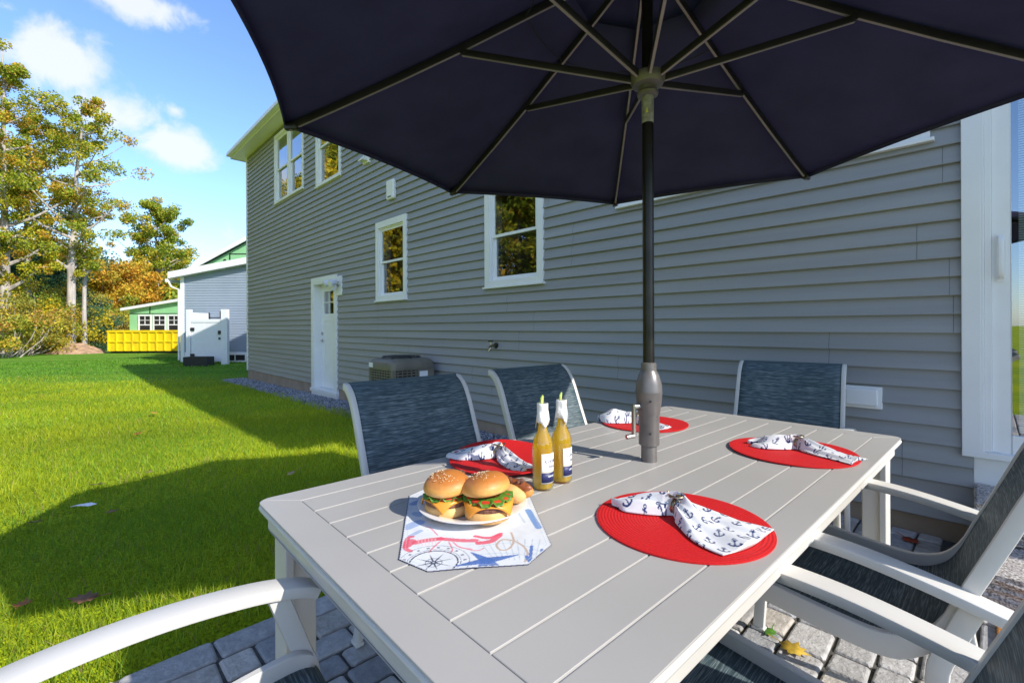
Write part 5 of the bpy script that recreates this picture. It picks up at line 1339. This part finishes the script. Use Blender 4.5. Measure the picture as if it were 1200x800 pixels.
sspec = [(4, 22.5, 2.6, 'scrub'), (22, 24.5, 3.4, 'olive'), (38, 26, 3.6, 'scrub'), (52, 27, 3.2, 'yellow'), (64, 28.5, 3.6, 'green'), (74, 30, 2.6, 'scrub'), (100, 30.5, 3.0, 'yellow'), (112, 31, 3.2, 'pine'), (124, 32, 3.2, 'scrub'), (14, 28, 5.0, 'scrub'), (44, 30, 5.0, 'olive'), (90, 32, 4.6, 'olive'), (128, 34, 4.6, 'scrub')]
sn = ['low green and tan scrub at the left edge of the lawn', 'olive shrub second from the left edge', 'tan and yellow shrub third from the left edge', 'golden shrub left of the tallest trunk', 'dense green shrub touching the tallest trunk', 'small tan shrub behind the tallest trunk', 'yellow shrub right of the slender trunk', 'dark blue green shrub above the soil heap', 'brown shrub beside the dumpster end',
      'tall mixed scrub behind the left edge', 'tall olive thicket in the middle of the scrub', 'tall olive thicket behind the two pale trunks', 'tall brown thicket behind the dumpster end']
for i, (px, Z, h, pal) in enumerate(sspec):
    rg = np.random.default_rng(90+i); rr = random.Random(90+i)
    t = thing('shrub', sn[i], 'shrub', (tx(px, Z), Z, NZ), 0, sh); C = []; Q = []
    mb = MB(); w_ = 1.5 if i < 9 else 2.2
    for k in range(20 if i < 9 else 26):
        x, y = rr.uniform(-w_, w_), rr.uniform(-1.2, 1.2); zz = rr.uniform(.1, h)*(1-.25*abs(x)/w_)
        C.append((x, y, zz)); Q.append(rr.uniform(.4, .75)); 
        if k % 2 == 0: mb.tube([(x*.3, y*.3, 0), (x*.7, y*.7, zz*.5), (x, y, zz+.3)], [.03, .02, .006], 5)
    mb.build('stems', M['bark'], t, fix=False)
    V, F, Cc = leaves(np.array(C), np.array(Q), 210, .125, PAL[pal], rg); np_mesh('foliage', V, F, Cc, M['leaf'], t)
# wood along the left side of the lawn (seen in the window glass)
side_g = 'trees beyond the left side of the lawn'
for i in range(11):
    rr = random.Random(200+i)
    a = [( -24+rr.uniform(-2, 2), -9+i*2.4)][0]
    tree('tree', 'autumn tree in the row mirrored by the house windows', 'tree', a[0]-(3 if i % 2 else 0), a[1], rr.uniform(10, 16.5), rr.uniform(2.4, 3.4), ['green', 'mix', 'green', 'olive', 'green'][i % 5] if i < 8 else 'yellow', trunk=.2, base=.14, nl=17, cnt=130, leaf=.34, seed=300+i, grp=side_g, crad=1.4)
for i, (x, y) in enumerate([(-28, 14), (-29.5, 17), (-31, 20), (-34, 23), (-33, 16), (-37, 21), (-30, 11)]):
    tree('tree', 'autumn tree in the row mirrored by the house windows', 'tree', x, y, 15+1.3*(i % 3), 3.2, ['yellow', 'mix', 'yellow', 'green'][i % 4], trunk=.2, base=.12, nl=20, cnt=150, leaf=.34, seed=400+i, grp=side_g, crad=1.4)
# distant wood mass
rg = np.random.default_rng(77); n = 420
ang = rg.uniform(R(92), R(205), n); rad_ = rg.uniform(52, 75, n)
Cn = np.stack([rad_*np.cos(ang), rad_*np.sin(ang), rg.uniform(0, 6.2, n)], 1)
V, F, Cc = leaves(Cn, rg.uniform(1.4, 2.4, n), 90, .55, PAL['scrub']+PAL['orange'][:1]+PAL['green'][:2], rg)
o = np_mesh('distant_wood', V, F, Cc, M['leaf']); tag(o, 'far mass of autumn woodland behind the gardens', 'woodland', kind='stuff')

# ------------------------------------------------------------------ light, sky
SE, = (R(34),); sd = Vector((-.814, .581, 0)).normalized()
ld = Vector((sd.x*math.cos(SE), sd.y*math.cos(SE), -math.sin(SE)))
su = bpy.data.lights.new('sun', 'SUN'); su.energy = 2.6; su.angle = R(.55); su.color = (1, .95, .86)
so = bpy.data.objects.new('sun', su); col.objects.link(so); so.rotation_euler = ld.to_track_quat('-Z', 'Y').to_euler()
w = bpy.data.worlds.new('World'); scene.world = w; w.use_nodes = True; nt = w.node_tree; L = nt.links.new
bg = nt.nodes['Background']; sky = N(nt, 'ShaderNodeTexSky'); sky.sky_type = 'NISHITA'; sky.sun_disc = False; sky.sun_elevation = SE
sky.sun_rotation = math.atan2(-sd.x, -sd.y); sky.air_density = 1.0; sky.dust_density = .4; sky.ozone_density = 1.6
tc = N(nt, 'ShaderNodeTexCoord')
def direc(px, py): v = Vector(((px-600)/542, 1, -(py-384)/542)).normalized(); return v
nz = N(nt, 'ShaderNodeTexNoise'); nz.inputs['Scale'].default_value = 11; nz.inputs['Detail'].default_value = 12; nz.inputs['Roughness'].default_value = .62; nz.inputs['Distortion'].default_value = .4; L(tc.outputs['Generated'], nz.inputs['Vector'])
acc = None
for (px, py, sx, sz, amp) in [(70, 72, .075, .055, 1.0), (125, 128, .10, .06, .85), (212, 172, .075, .045, 1.0), (165, 4, .09, .03, .9), (205, 128, .035, .02, .7), (8, 6, .03, .015, .6), (240, 285, .28, .06, .42), (120, 290, .2, .10, .42), (60, 330, .4, .08, .4), (-420, 100, .3, .09, .8), (-900, 30, .4, .1, .9), (900, 40, .3, .1, .8), ('b', (-.3, -1, .5), .55, .3, .95), ('b', (.6, -.6, .9), .5, .3, .9), ('b', (-.9, -.3, .5), .4, .25, .9)]:
    c = Vector(py).normalized() if px == 'b' else direc(px, py)  # unseen clouds behind the camera are added to brighten the ambient light
    sb = N(nt, 'ShaderNodeVectorMath', operation='SUBTRACT'); L(tc.outputs['Generated'], sb.inputs[0]); sb.inputs[1].default_value = c
    ml = N(nt, 'ShaderNodeVectorMath', operation='MULTIPLY'); L(sb.outputs[0], ml.inputs[0]); ml.inputs[1].default_value = (1/sx, 1/sx, 1/sz)
    le = N(nt, 'ShaderNodeVectorMath', operation='LENGTH'); L(ml.outputs[0], le.inputs[0])
    mr = N(nt, 'ShaderNodeMapRange'); mr.inputs[1].default_value = 0; mr.inputs[2].default_value = 1.6; mr.inputs[3].default_value = amp; mr.inputs[4].default_value = 0; L(le.outputs['Value'], mr.inputs[0])
    if acc is None: acc = mr.outputs[0]
    else:
        mx = N(nt, 'ShaderNodeMath', operation='MAXIMUM'); L(acc, mx.inputs[0]); L(mr.outputs[0], mx.inputs[1]); acc = mx.outputs[0]
ad = N(nt, 'ShaderNodeMath', operation='MULTIPLY_ADD'); L(nz.outputs['Fac'], ad.inputs[0]); ad.inputs[1].default_value = 1.3; L(acc, ad.inputs[2])
cm = N(nt, 'ShaderNodeMapRange'); cm.interpolation_type = 'SMOOTHSTEP'; cm.inputs[1].default_value = 1.02; cm.inputs[2].default_value = 1.42; cm.inputs[3].default_value = 0; cm.inputs[4].default_value = .85; L(ad.outputs[0], cm.inputs[0])
mix = N(nt, 'ShaderNodeMix', data_type='RGBA'); L(cm.outputs[0], mix.inputs[0]); tn = N(nt, 'ShaderNodeVectorMath', operation='MULTIPLY'); tn.inputs[1].default_value = (.62, .73, .93); L(sky.outputs[0], tn.inputs[0]); L(tn.outputs[0], mix.inputs[6]); mix.inputs[7].default_value = (2.9, 3.0, 3.2, 1)
L(mix.outputs[2], bg.inputs['Color']); bg.inputs['Strength'].default_value = .15

# ------------------------------------------------------------------ camera
cam = bpy.data.cameras.new('camera'); cam.sensor_width = 36; cam.lens = 36*542/1200; cam.shift_y = -.0140; cam.clip_start = .05; cam.clip_end = 1500
co = bpy.data.objects.new('camera', cam); col.objects.link(co)
co.matrix_world = Matrix.Translation((0, 0, 1.2)) @ Matrix.Rotation(R(90), 4, 'X') @ Matrix.Rotation(R(-.23), 4, 'Z')
scene.camera = co
vs = scene.view_settings; vs.view_transform = 'Standard'; vs.look = 'None'; vs.gamma = 1; vs.exposure = 1.2; vs.use_curve_mapping = False
